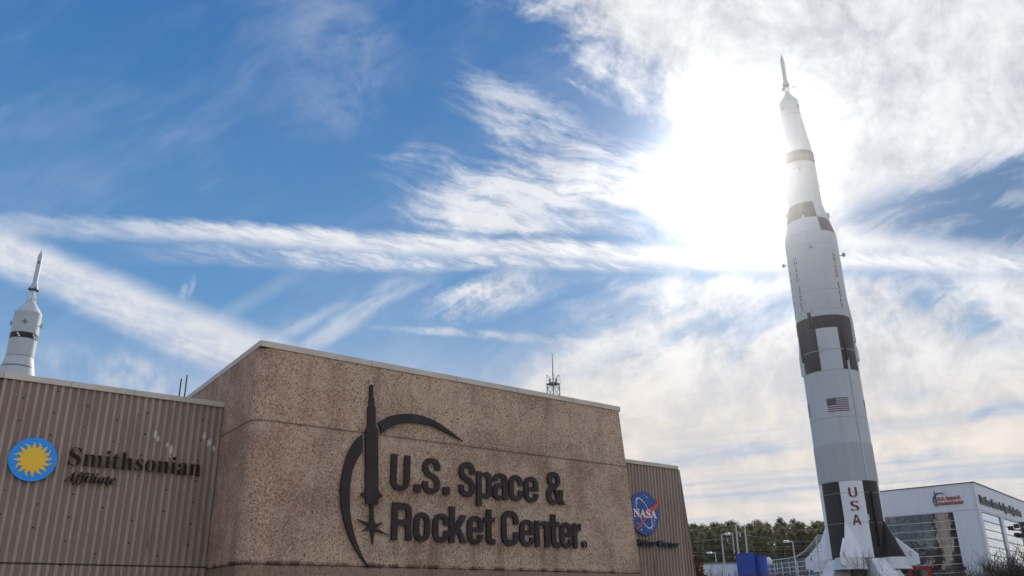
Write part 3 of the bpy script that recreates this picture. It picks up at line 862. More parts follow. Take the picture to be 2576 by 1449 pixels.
# ---- big lettering and emblem on the pebble wall
def big_sign():
    root = empty('wall_lettering', ORG, WALL_RZ, label='two rows of large dark condensed letters mounted on the pebble wall', cat='sign')
    M = Matrix.Translation((0, -.035, 0))
    for row, zb in ((ROW1, 5.145), (ROW2, 3.725)):
        for ch, a, b in row:
            a, b = a + .022, b - .022
            w = (b - a) / 1.07
            lp = [[(a + x * 1.07, zb + y * 1.07) for x, y in g] for g in glyph(ch, w)]
            shape('letter', lp, .065, M_BRONZE, root, M)
    ring = [[(12.105 + r * cos(2 * pi * i / 32), 3.865 + r * sin(2 * pi * i / 32)) for i in range(32)] for r in (.128, .112)]
    shape('trademark_ring', ring, .06, M_BRONZE, root, M)
    letters('trademark_letter', 'R', M_BRONZE, root, M, fit=(12.068, 12.15, 3.80, .13), depth=.05)
    em = empty('wall_emblem', ORG, WALL_RZ, label='large dark rocket emblem with two sweeping arcs and a star on the pebble wall', cat='emblem')
    shape('rocket_plate', [EMB_ROCKET], .08, M_BRONZE, em, M)
    shape('arc_plate', [EMB_UP], .07, M_BRONZE, em, M)
    shape('arc_plate', [EMB_LOW], .07, M_BRONZE, em, M)
    shape('star_plate', [EMB_STAR], .06, M_BRONZE, em, M)
big_sign()

def bold_serif(s): return ''.join(chr((0x1D400 if c.isupper() else 0x1D41A - 32 + 6 - 6) + ord(c) - 65) if c.isupper() else chr(0x1D41A + ord(c) - 97) for c in s)
def bold_italic(s): return ''.join(chr(0x1D468 + ord(c) - 65) if c.isupper() else chr(0x1D482 + ord(c) - 97) for c in s)
def bold_sans(s): return ''.join(chr(0x1D5D4 + ord(c) - 65) if c.isupper() else chr(0x1D5EE + ord(c) - 97) if c.islower() else c for c in s)

def left_sign():
    M = Matrix.Translation((0, 2.95 - .03, 0))
    root = empty('sun_disc_sign', ORG, WALL_RZ, label='round bright blue disc with a golden sun on the fluted wall', cat='sign')
    cx, cz, R = -4.715, 5.605, .567
    shape('disc', [[(cx + R * cos(2 * pi * i / 72), cz + R * sin(2 * pi * i / 72)) for i in range(72)]], .06, M_SIGNBLUE, root, M)
    lp = []
    n = 16
    for k in range(n):                                    # alternate straight and flame-like rays
        a0 = pi / 2 + 2 * pi * k / n + .1
        rb, rt, hw = .50 * R, .82 * R, pi / n
        left, right = [], []
        for j in range(9):
            u = j / 8
            r = rb + (rt - rb) * u
            bend = (.13 * sin(u * pi * 1.7) * u if k % 2 else 0.0)
            hwid = hw * .96 * (1 - u) ** .8 * rb / r
            left.append((r, a0 - hwid - bend)); right.append((r, a0 + hwid - bend))
        lp += left[:-1] + right[::-1]
    lp = [(cx + r * cos(a), cz + r * sin(a)) for r, a in lp]
    shape('sun', [lp], .015, M_SUNYEL, root, Matrix.Translation((0, -.062, 0)) @ M)
    root = empty('wing_lettering', ORG, WALL_RZ, label='dark serif lettering in two lines beside the blue sun disc', cat='sign')
    letters('letter', bold_serif('Smithsonian'), M_MAROON, root, M, fit=(-3.87, -.33, 5.545, .47, .70), depth=.06, bold=-.012)
    letters('letter', bold_italic('Affiliate'), M_MAROON, root, M, fit=(-3.90, -2.62, 5.115, .27, .385), depth=.08, bold=-.012)
left_sign()

def right_sign():
    y0 = 3.30 - .05
    M = Matrix.Translation((0, y0, 0))
    root = empty('round_emblem_sign', ORG, WALL_RZ, label='round deep blue emblem with red chevron, white letters and stars on the fluted wing', cat='sign')
    cx, cz, R = 18.74, 5.61, .90
    def at(k): return Matrix.Translation((0, -.06 - k * .004, 0)) @ M
    shape('disc', [[(cx + R * cos(2 * pi * i / 72), cz + R * sin(2 * pi * i / 72)) for i in range(72)]], .06, M_NASABLUE, root, M)
    P = lambda pts: [(cx + x * R, cz + y * R) for x, y in pts]
    # orbit
    orb = []
    for rr in (1.0, .93):
        orb.append([])
        for i in range(64):
            a = 2 * pi * i / 64; x, y = .36 * rr * cos(a), .80 * rr * sin(a)
            th = radians(33)
            orb[-1].append((cx - .03 + R * (x * cos(th) - y * sin(th)), cz + R * (x * sin(th) + y * cos(th))))
    shape('orbit', orb, .004, M_NASAWHITE, root, at(1))
    # chevron: long blade to the right, thin tail to the lower left
    shape('chevron', [P([(1.13, .80), (.98, .40), (.72, .18), (.38, .04), (-.05, -.06), (-.55, -.20), (-.98, -.40), (-.45, -.08), (.05, .10), (.52, .30), (.86, .55)])], .012, M_NASARED, root, at(2))
    shape('chevron', [P([(.62, .14), (.50, .02), (-.62, -.80), (-.70, -.74), (.40, .06)])], .006, M_NASARED, root, at(4))
    letters('letter', bold_serif('NASA'), M_NASAWHITE, root, at(6), fit=(cx - .78 * R, cx + .80 * R, cz - .20 * R, .36 * R, .52 * R), depth=.008, bold=.012)
    rnd = random.Random(5)
    st = []
    for sx, sy, s in [(.05, .84, .035), (.22, .76, .06), (.02, .70, .03), (.28, .58, .035), (-.12, .56, .05), (-.2, .62, .02), (.46, -.40, .05), (.66, -.30, .07), (.60, -.46, .05), (.72, -.42, .035), (.50, -.60, .035), (.62, -.55, .05), (-.30, -.60, .05), (-.28, -.78, .06), (.18, -.72, .03), (.30, -.66, .02), (-.05, -.62, .03), (.44, -.74, .04), (-.45, .45, .04), (-.6, .1, .03), (-.5, -.5, .05), (.36, -.3, .02), (.1, -.5, .02), (-.7, -.3, .03)]:
        q = []
        for i in range(8):
            a = pi * i / 4; r = s if i % 2 == 0 else s * .3
            q.append((sx + r * cos(a), sy + r * sin(a)))
        st.append(P(q))
    for q in st: shape('star', [q], .004, M_NASAWHITE, root, at(1))
    root = empty('wing_lettering', ORG, WALL_RZ, label='small black sans lettering under the round emblem on the fluted wing', cat='sign')
    letters('letter', 'NASA Visitor Center', M_BLACKLET, root, Matrix.Translation((0, 3.30 - .03, 0)), fit=(16.73, 20.75, 4.285, .235), depth=.15, bold=.012)
right_sign()

# two thin rods standing on the left wing roof
def rods():
    a = empty('roof_rod', wpt(-1.02, 3.55, 7.69), 0, label='shorter of two thin dark rods standing on the fluted wing roof', cat='rod', group='rods on the wing roof')
    bm = bmesh.new(); tube(bm, (0, 0, 0), (0, 0, .82), .021, n=10); obj('shaft', bm, M_RODRED, a)
    bm = bmesh.new(); box(bm, (-.07, -.07, 0), (.07, .07, .02)); obj('base_plate', bm, M_DARKMETAL, a)
    b = copy_tree(a); b.location = wpt(-.86, 3.55, 7.69); b['label'] = 'taller of two thin dark rods standing on the fluted wing roof'
    b.scale = (1, 1, 1.17)
rods()

# ================================================================== the tall moon rocket
RK_AZ, RK_D = radians(21.2), 162.0
RKP = Vector((RK_D * sin(RK_AZ), RK_D * cos(RK_AZ), 0))
def strip(bm, r, ph0, ph1, z0, z1, mi=0, n=6, d=0.02):
    for i in range(n):
        a, b = radians(ph0 + (ph1 - ph0) * i / n), radians(ph0 + (ph1 - ph0) * (i + 1) / n)
        quad(bm, [((r + d) * sin(a), -(r + d) * cos(a), z0), ((r + d) * sin(b), -(r + d) * cos(b), z0), ((r + d) * sin(b), -(r + d) * cos(b), z1), ((r + d) * sin(a), -(r + d) * cos(a), z1)], mi)
def rings(r, zs, parent, d=.012, n=96, h=.08):
    for z in zs:
        bm = bmesh.new(); strip(bm, r, -180, 180, z, z + h, 0, n, d); obj('seam', bm, M_SEAM, parent)
def on_skin(phi, r, z):
    """matrix of a flat patch touching the hull: x to the right, z up, outward -y"""
    return Matrix.Rotation(radians(phi), 4, 'Z') @ Matrix.Translation((0, -r, z))
def skin_text(name, s, parent, m, phi, r, z0, z1, w, bold=.03, upper=1.0):
    """letters stacked downwards on the hull"""
    n = len(s); step = (z1 - z0) / n
    bm = bmesh.new()
    for i, ch in enumerate(s):
        if ch == ' ': continue
        me = text_mesh(ch, depth=.03, bold=bold)
        xs = [v.co.x for v in me.vertices]; xm = (min(xs) + max(xs)) / 2; wd = max(xs) - min(xs)
        h = step * .80
        sx = w / .56 if wd > .2 else w / .56
        T = on_skin(phi, r + .01, z1 - (i + 1) * step + step * .1) @ WALL @ Matrix.Diagonal((sx, h / .72, 1, 1)) @ Matrix.Translation((-xm, 0, 0))
        for p in me.polygons:
            try: bm.faces.new([bm.verts.new(T @ me.vertices[k].co) for k in p.vertices])
            except ValueError: pass
        bpy.data.meshes.remove(me)
    return obj(name, bm, m, parent)

def panelled(phi, white_first=True):
    """eight alternating painted sectors, boundaries at -17.5 + 45 k degrees"""
    k = math.floor((phi + 17.5) / 45.0)
    return 0 if k % 2 == 0 else 1

def moon_rocket():
    root = empty('moon_rocket', RKP, -RK_AZ, label='towering white and black moon rocket standing upright behind the museum', cat='rocket')
    root.scale = (.97, .97, 1)
    SM = radians(25)
    P0 = radians(-17.5)
    # escape tower
    bm = bmesh.new()
    lathe(bm, [(.02, 113.0), (.12, 112.85), (.14, 112.55), (.40, 111.8), (.40, 106.5), (.70, 105.6), (.70, 105.15), (.45, 105.1)], 24)
    et = obj('escape_motor', bm, M_WHITE, root, SM)
    bm = bmesh.new()
    for k in range(4):
        a = radians(45 + 90 * k)
        tube(bm, (.48 * cos(a), .48 * sin(a), 105.15), (.68 * cos(a), .68 * sin(a), 102.9), .055, n=6)
        b = radians(135 + 90 * k)
        for (r0, z0), (r1, z1) in (((.50, 105.0), (.59, 104.1)), ((.59, 104.1), (.50, 105.0)), ((.59, 104.1), (.68, 103.0)), ((.68, 103.0), (.59, 104.1))):
            tube(bm, (r0 * cos(a), r0 * sin(a), z0), (r1 * cos(b), r1 * sin(b), z1), .035, n=5)
        tube(bm, (.59 * cos(a), .59 * sin(a), 104.1), (.59 * cos(b), .59 * sin(b), 104.1), .03, n=5)
    obj('tower_truss', bm, M_GREYMETAL, root)
    bm = bmesh.new()
    tube(bm, (.5, -.1, 103.2), (1.5, -.2, 104.4), .03, n=5); tube(bm, (.5, -.1, 104.2), (1.5, -.2, 104.4), .025, n=5); tube(bm, (1.4, -.2, 104.35), (2.0, -.2, 104.5), .03, n=5)
    obj('antenna', bm, M_GREYMETAL, root); bm = bmesh.new()
    box(bm, (1.35, -.32, 104.35), (1.62, -.08, 104.62)); obj('beacon', bm, M_GREYMETAL, root)
    bm = bmesh.new(); box(bm, (1.9, -.28, 104.25), (2.1, -.1, 104.5)); obj('beacon', bm, M_GREYMETAL, root)
    bm = bmesh.new(); box(bm, (-.95, -.4, 104.0), (-.5, -.1, 104.6)); obj('equipment_box', bm, M_GREYMETAL, root)
    bm = bmesh.new(); lathe(bm, [(.45, 103.6), (.72, 102.9), (1.98, 100.95), (2.0, 100.75)], 64); obj('command_module', bm, M_WHITE, root, SM)
    bm = bmesh.new()
    lathe(bm, [(2.0, 100.75), (2.0, 98.6), (2.03, 98.55), (2.03, 97.3), (2.05, 97.2)], 64)
    smod = obj('service_module', bm, M_WHITE, root, SM)
    for k in range(4):
        a = 5 + 45 + 90 * k
        bm = bmesh.new()
        Mx = on_skin(a, 2.03, 99.0)
        for dx, dz in ((.3, 0), (-.3, 0), (0, .35), (0, -.35)):
            tube(bm, Mx @ Vector((0, -.12, 0)), Mx @ Vector((dx, -.3, dz)), .04, .12, 7)
        vs = box(bm, (-.15, -.16, -.2), (.15, .02, .2))
        for v in vs: v.co = Mx @ v.co
        obj('thruster_quad', bm, M_GREYMETAL, smod)
    for z, r, h in ((100.72, 2.0, .10), (98.58, 2.03, .07), (97.25, 2.06, .12)): rings(r, (z,), smod, .006, 64, h)
    bm = bmesh.new(); lathe(bm, [(2.05, 97.2), (3.28, 87.95)], 72); obj('adapter_cone', bm, M_WHITE, root, SM)
    bm = bmesh.new(); lathe(bm, [(3.28, 87.95), (3.30, 87.9), (3.30, 85.5)], 72); obj('instrument_ring', bm, M_BLACK, root, SM)
    # third stage
    bm = bmesh.new(); lathe(bm, [(3.30, 85.5), (3.32, 76.2)], 72); st3 = obj('third_stage', bm, M_WHITE, root, SM)
    rings(3.31, (85.4, 83.9), st3)
    for ph, z in ((2, 83.6), (95, 80.8), (-95, 80.6)):
        bm = bmesh.new(); Mx = on_skin(ph, 3.3, z); tube(bm, Mx @ Vector((0, 0, 0)), Mx @ Vector((0, -.3, 0)), .14, .1, 8); obj('port', bm, M_GREYMETAL, st3)
    bm = bmesh.new()
    lathe(bm, [(3.34, 76.3), (3.55, 75.6), (4.20, 72.6), (4.95, 69.45)], 96, phi0=P0,
          fn=lambda p, z: 1 if ((-107.5 <= p < 27.5) and z > 72.6) or ((p >= 27.5 and p < 162.5) and z < 72.6) else 0)
    ist = obj('interstage_cone', bm, [M_WHITE, M_BLACK], root, SM)
    for ph, z, r in ((-88, 75.4, 3.6), (78, 73.6, 4.0), (-8, 72.4, 4.25)):
        bm = bmesh.new(); Mx = on_skin(ph, r, z)
        vs = box(bm, (-.18, -.45, -.55), (.18, .15, .55), bevel=.06)
        for v in bm.verts: v.co = Mx @ v.co
        obj('motor_fairing', bm, M_WHITE, ist)
    # second stage
    bm = bmesh.new(); lathe(bm, [(4.95, 69.45), (5.0, 69.2), (5.0, 52.3)], 96, phi0=P0); st2 = obj('second_stage', bm, M_WHITE, root, SM)
    rings(5.0, (69.3, 66.75, 57.35, 53.6), st2)
    for ph in (-42, 50):
        skin_text('lettering', 'UNITED STATES', st2, M_REDPAINT, ph, 5.0, 53.9, 64.9, .62, bold=.012)
    for k in range(7):
        bm = bmesh.new(); strip(bm, 5.0, -70.5, -67.5, 63.6 - k * 1.55, 64.2 - k * 1.55, n=1, d=.015); obj('dash_mark', bm, M_FLAGBLUE, st2)
    for ph, z in ((-1, 65.8), (88, 65.2), (-92, 64.9)):
        bm = bmesh.new(); Mx = on_skin(ph, 5.0, z)
        tube(bm, Mx @ Vector((0, .1, 0)), Mx @ Vector((0, -.75, 0)), .10, n=8)
        tube(bm, Mx @ Vector((0, -.75, -.25)), Mx @ Vector((0, -.75, .35)), .30, .30, n=10)
        obj('bracket_light', bm, M_GREYMETAL, st2)
    # black collar and the chequered forward skirt
    bm = bmesh.new()
    lathe(bm, [(5.0, 52.3), (5.05, 52.2), (5.05, 49.9), (5.06, 49.85), (5.06, 42.0)], 96, phi0=P0, fn=lambda p, z: 1 if z > 49.8 else panelled(p))
    col = obj('forward_skirt', bm, [M_WHITE, M_BLACK], root, SM)
    bm = bmesh.new(); strip(bm, 5.07, -180, 180, 45.65, 45.8, n=96, d=.012); obj('seam', bm, M_SEAM, col)
    for ph, w, z0, z1, m, nm in ((-27, .34, 50.0, 57.0, 0, 0), (-62, .45, 44.3, 56.5, 1, 0), (80, .50, 47.5, 56.8, 0, 0), (38, .26, 43.5, 51.0, 1, 0), (-14, .34, 45.4, 49.7, 0, 0), (-98, .5, 42.5, 50, 0, 0), (84, .5, 44.0, 48.6, 0, 0), (150, .5, 46, 56, 0, 0), (-150, .5, 46, 56, 0, 0)):
        bm = bmesh.new()
        Mx = on_skin(ph, 5.0, 0)
        dep = .42
        pr = [(z1, .02, .05), (z1 - (z1 - z0) * .35, dep * .6, w * .8), (z1 - (z1 - z0) * .55, dep, w), (z0 + .1, dep, w), (z0, dep * .8, w * .8)]
        ring = []
        for z, d_, ww in pr:
            ring.append([bm.verts.new(Mx @ Vector((ww * cos(a), .05 - (d_ + .05) * sin(a), z))) for a in [pi * i / 8 for i in range(9)]])
        for a_, b_ in zip(ring, ring[1:]):
            for i in range(8):
                f = bm.faces.new((a_[i], a_[i + 1], b_[i + 1], b_[i]))
                zc = sum(v.co.z for v in f.verts) / 4
                f.material_index = 1 if (49.8 < zc < 52.3) or (zc <= 49.8 and panelled(ph) == 1) else 0
        bm.faces.new(ring[-1])
        obj('line_fairing', bm, [M_WHITE, M_BLACK], col, radians(40))
    # first stage
    bm = bmesh.new(); lathe(bm, [(5.03, 42.0), (5.03, 28.9)], 96, phi0=P0); s1 = obj('first_stage', bm, M_WHITE, root, SM)
    rings(5.03, (41.9, 33.35), s1)
    for ph in (-8, 8, 26):
        bm = bmesh.new(); strip(bm, 5.03, ph, ph + .35, 33.44, 41.9, n=1, d=.01); obj('seam', bm, M_SEAM, s1)
    bm = bmesh.new(); lathe(bm, [(5.03, 28.9), (5.10, 28.85), (5.10, 22.35), (5.04, 22.3)], 96, phi0=P0); obj('intertank_ring', bm, M_RIBWHITE, root, SM)
    for c0 in (5, -85, 95):
        bm = bmesh.new()
        a0, a1, z0, z1 = c0 - 22, c0 + 21, 34.35, 36.75
        for k in range(7):
            h = (z1 - z0) / 13
            lo = a0 if k > 3 - 0 else a0 + (a1 - a0) * .42
            zz = z1 - (2 * k + 1) * h
            lo = a0 + (a1 - a0) * .42 if zz >= z0 + 6 * h - .01 else a0
            strip(bm, 5.03, lo, a1, zz, zz + h, 0, 8, .02)
        strip(bm, 5.03, a0, a0 + (a1 - a0) * .42, z0 + 6 * (z1 - z0) / 13, z1, 1, 5, .02)
        for i in range(6):
            for j in range(5):
                aa = a0 + (a1 - a0) * .42 * (i + .5) / 6; zz = z0 + 6 * (z1 - z0) / 13 + (z1 - z0) * 7 / 13 * (j + .5) / 5
                strip(bm, 5.03, aa - .35, aa + .35, zz - .035, zz + .035, 2, 1, .03)
        obj('flag', bm, [M_FLAGRED, M_FLAGBLUE, M_NASAWHITE], s1)
    bm = bmesh.new()
    lathe(bm, [(5.06, 22.3), (5.06, 9.8), (4.2, 9.7)], 96, phi0=P0, fn=lambda p, z: panelled(p))
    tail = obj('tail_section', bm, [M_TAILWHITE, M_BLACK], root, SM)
    rings(5.06, (20.3, 15.35), tail, h=.06)
    for i, ch in enumerate('USA'):
        zt = 21.2 - i * 2.25
        me = text_mesh(bold_sans(ch), depth=.04)
        xs = [v.co.x for v in me.vertices]; ys = [v.co.y for v in me.vertices]
        bm = bmesh.new()
        T = on_skin(6.0 - i * .4, 5.075, zt - 1.7) @ WALL @ Matrix.Diagonal((1.45 / (max(xs) - min(xs)), 1.7 / (max(ys) - min(ys)), 1, 1)) @ Matrix.Translation((-(max(xs) + min(xs)) / 2, -min(ys), 0))
        for p in me.polygons:
            # wrap on the hull
            pts = []
            for k in p.vertices:
                v = T @ me.vertices[k].co; l = sqrt(v.x ** 2 + v.y ** 2); f = 5.085 / l
                pts.append(bm.verts.new((v.x * f, v.y * f, v.z)))
            try: bm.faces.new(pts)
            except ValueError: pass
        obj('letter', bm, M_REDPAINT, tail)
    bm = bmesh.new(); strip(bm, 5.06, 26, 30.5, 15.75, 16.65, 0, 2, .02)
    for k in range(3): strip(bm, 5.06, 27 + k * 1.2, 27.5 + k * 1.2, 15.9, 16.5, 1, 1, .03)
    obj('number_plate', bm, [M_NASAWHITE, M_BLACK], tail)
    bm = bmesh.new(); strip(bm, 5.06, -64.5, -62.5, 15.6, 16.6, 0, 1, .02); obj('number_plate', bm, M_NASAWHITE, tail)
    # systems tunnel
    bm = bmesh.new(); Mx = on_skin(40, 5.0, 0)
    vs = box(bm, (-.22, -.22, 22.3), (.22, .1, 44.0), bevel=.05)
    for v in bm.verts: v.co = Mx @ v.co
    obj('cable_tunnel', bm, M_WHITE, root)
    bm = bmesh.new(); Mx = on_skin(44, 5.05, 0)
    box(bm, (-.25, -.3, 11.6), (.25, .1, 20.5), bevel=.05)
    for v in bm.verts: v.co = Mx @ v.co
    obj('cable_tunnel', bm, M_BLACK, root)
    # four engine fairings, each with its fin
    for k, lab in enumerate('BCDA'):
        ph = -17.5 + 90 * k
        bm = bmesh.new()
        R_ = Matrix.Rotation(radians(ph), 4, 'Z')
        prof = [(15.9, 4.97, .06), (12.6, 5.20, 1.42), (9.8, 5.45, 2.35), (7.9, 5.60, 2.80)]
        ring = []
        N = 120
        for z, c, r in prof:
            cor = .045 * min(1, r / 2)
            ring.append([bm.verts.new(R_ @ Vector(((r - cor * (i % 2)) * sin(2 * pi * i / N), -c - (r - cor * (i % 2)) * cos(2 * pi * i / N), z))) for i in range(N)])
        for j, (a_, b_) in enumerate(zip(ring, ring[1:])):
            for i in range(N):
                f = bm.faces.new((a_[i], a_[(i + 1) % N], b_[(i + 1) % N], b_[i]))
                right = (i + .5) / N < .5
                left_col = panelled(ph - 10); right_col = panelled(ph + 10)
                f.material_index = 2 if j == 2 else (right_col if right else left_col)
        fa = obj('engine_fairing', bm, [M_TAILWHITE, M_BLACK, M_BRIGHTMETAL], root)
        # fin in the radial plane
        bm = bmesh.new()
        outl = [(6.6, 12.9), (7.4, 12.2), (9.3, 10.55), (9.75, 10.2), (9.8, 8.55), (7.6, 8.35), (6.9, 8.3)]
        A_ = [bm.verts.new(R_ @ Vector((-.10 - .16 * (1 - (r - 6.6) / 3.3), -r, z))) for r, z in outl]
        B_ = [bm.verts.new(R_ @ Vector((.10 + .16 * (1 - (r - 6.6) / 3.3), -r, z))) for r, z in outl]
        n = len(outl)
        for i in range(n): bm.faces.new((A_[i], A_[(i + 1) % n], B_[(i + 1) % n], B_[i]))
        bm.faces.new(A_[::-1]); bm.faces.new(B_)
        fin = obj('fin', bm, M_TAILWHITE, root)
        for side in (-1, 1):
            F_ = R_ @ Matrix.Translation((side * .20, -8.55, 9.75)) @ Matrix.Rotation(side * pi / 2, 4, 'Z')
            bm = bmesh.new(); vs = box(bm, (-.34, -.02, -.02), (.34, .01, 1.02))
            for v in bm.verts: v.co = F_ @ v.co
            pl = obj('letter_plate', bm, M_NASAWHITE, fin)
            letters('letter', lab, M_BLACKLET, pl, F_ @ Matrix.Translation((0, -.022, 0)), fit=(-.2, .2, .16, .7), depth=.01, bold=.02)
    # underside
    bm = bmesh.new(); lathe(bm, [(4.9, 9.75), (4.9, 8.6), (1.0, 8.5)], 48); obj('heat_shield', bm, M_GREYMETAL, root)
    # the stand
    stand = empty('rocket_stand', RKP, -RK_AZ, label='white splayed concrete legs carrying the moon rocket', cat='stand')
    for k in range(4):
        ph = 36 + 90 * k
        R_ = Matrix.Rotation(radians(ph), 4, 'Z')
        bm = bmesh.new()
        lo, hi = [], []
        for w, r0, r1 in ((1.55, 3.4, 5.1),):
            hi = [(-w, -r0), (w, -r0), (w, -r1), (-w, -r1)]
        lo = [(-2.0, -3.6), (2.0, -3.6), (2.0, -9.4), (-2.0, -9.4)]
        a_ = [bm.verts.new(R_ @ Vector((x, y, 3.5))) for x, y in lo]; b_ = [bm.verts.new(R_ @ Vector((x, y, 9.66))) for x, y in hi]
        for i in range(4): bm.faces.new((a_[i], a_[(i + 1) % 4], b_[(i + 1) % 4], b_[i]))
        bm.faces.new(a_); bm.faces.new(b_)
        bmesh.ops.bevel(bm, geom=bm.edges[:], offset=.06, segments=2, affect='EDGES')
        obj('leg', bm, M_CONCWHITE, stand)
    bm = bmesh.new(); lathe(bm, [(3.2, 3.5), (3.0, 8.45)], 40, caps=True); obj('core_pier', bm, mat('grey_concrete', lambda t: t.mix(t.noise(t.P, .8, 5), (.20, .19, .18), (.32, .30, .28)), rough=.9), stand, radians(30))
moon_rocket()

# ================================================================== smaller rocket showing over the left wing
def small_rocket():
    az, D = radians(-31.385), 147.6
    root = empty('capsule_rocket', (D * sin(az), D * cos(az), gz(0, D * cos(az)) - .1), -az, label='white rocket with a capsule, lattice tower and thin black band, showing above the left wing', cat='rocket')
    b = gz(0, D * cos(az)) - .1
    z = lambda v: v - b
    SM = radians(25)
    bm = bmesh.new()
    lathe(bm, [(.02, z(58.5)), (.09, z(58.4)), (.10, z(58.15)), (.36, z(57.4)), (.36, z(52.6)), (.62, z(51.95)), (.64, z(51.6)), (.40, z(51.55))], 24)
    obj('escape_motor', bm, M_WHITE, root, SM)
    bm = bmesh.new()
    for dx in (-.12,): quad(bm, [(-.13, -.375, z(55.95)), (.06, -.375, z(55.95)), (.06, -.375, z(56.4)), (-.13, -.375, z(56.4))])
    obj('marking', bm, M_BLACK, root)
    for k in range(4):
        a = radians(20 + 90 * k)
        bm = bmesh.new(); tube(bm, (.45 * sin(a), -.45 * cos(a), z(51.85)), (.66 * sin(a), -.66 * cos(a), z(51.35)), .16, .22, 10); obj('nozzle', bm, M_DARKMETAL, root)
    bm = bmesh.new()
    L = [(.47, 51.6), (.55, 50.9), (.64, 50.1), (.72, 49.35)]
    for k in range(4):
        a, c = radians(10 + 90 * k), radians(100 + 90 * k)
        tube(bm, (L[0][0] * cos(a), L[0][0] * sin(a), z(L[0][1])), (L[-1][0] * cos(a), L[-1][0] * sin(a), z(L[-1][1])), .05, n=6)
        for (r0, z0), (r1, z1) in zip(L, L[1:]):
            tube(bm, (r0 * cos(a), r0 * sin(a), z(z0)), (r1 * cos(c), r1 * sin(c), z(z1)), .03, n=5)
            tube(bm, (r0 * cos(c), r0 * sin(c), z(z0)), (r1 * cos(a), r1 * sin(a), z(z1)), .03, n=5)
            tube(bm, (r1 * cos(a), r1 * sin(a), z(z1)), (r1 * cos(c), r1 * sin(c), z(z1)), .03, n=5)
    obj('tower_truss', bm, M_STEELWHITE, root)
    bm = bmesh.new(); lathe(bm, [(.40, z(49.9)), (.56, z(49.5)), (1.93, z(47.45)), (1.95, z(47.3))], 64); obj('command_module', bm, M_WHITE, root, SM)
    bm = bmesh.new(); lathe(bm, [(1.95, z(47.3)), (1.95, z(40.2))], 72); sm_ = obj('service_module', bm, M_WHITE, root, SM)
    bm = bmesh.new(); strip(bm, 1.95, -180, 180, z(43.0), z(43.93), 0, 72, .012)
    for p in (-32, 36, 120): 
        strip(bm, 1.95, p, p + 7, z(43.45), z(43.8), 1, 2, .02); strip(bm, 1.95, p + 7, p + 14, z(43.1), z(43.45), 1, 2, .02)
    obj('black_band', bm, [M_BLACK, M_NASAWHITE], sm_)
    bm = bmesh.new()
    bm.free(); rings(1.95, (z(47.25), z(46.75), z(40.2)), sm_, .01, 72, .05)
    for ph in (-8, 82, -98, 172):
        bm = bmesh.new(); Mx = on_skin(ph, 1.95, z(45.6))
        for dx, dz in ((.32, 0), (-.32, 0), (0, .36), (0, -.36)): tube(bm, Mx @ Vector((0, -.06, 0)), Mx @ Vector((dx, -.22, dz)), .035, .10, 7)
        obj('thruster_quad', bm, M_GREYMETAL, sm_)
    bm = bmesh.new(); lathe(bm, [(1.95, z(40.15)), (2.75, z(36.6)), (3.28, z(33.5)), (3.28, z(18)), (3.3, z(14))], 72); fl = obj('adapter_cone', bm, M_WHITE, root, SM)
    bm = bmesh.new(); 
    n = 40
    for i in range(n):
        a, c = radians(-75 + 135 * i / n), radians(-75 + 135 * (i + 1) / n)
        q = []
        for ang, zz in ((a, 38.42), (c, 38.42), (c, 38.56), (a, 38.56)):
            r = 1.95 + (2.75 - 1.95) * (40.15 - zz) / (40.15 - 36.6) + .012
            q.append((r * sin(ang), -r * cos(ang), z(zz)))
        quad(bm, q)
    obj('stripe', bm, M_BLACK, fl)
    bm = bmesh.new(); lathe(bm, [(3.3, z(14)), (3.26, 0)], 72); obj('booster', bm, M_WHITE, root, SM)
small_rocket()

# ================================================================== far white hall with mirror windows
HC = Vector((83.725, 157.011, 0))
HK = 1.057                                     # the hall stands a little farther back than first paced out
HLOC = Vector((HC.x * HK, HC.y * HK, 1.6 * (1 - HK)))
HL, HR = Vector((-.749, .662, 0)).normalized(), Vector((.647, .762, 0)).normalized()
HRZ_L, HRZ_R = atan2(-HL.y, -HL.x), atan2(HR.y, HR.x)

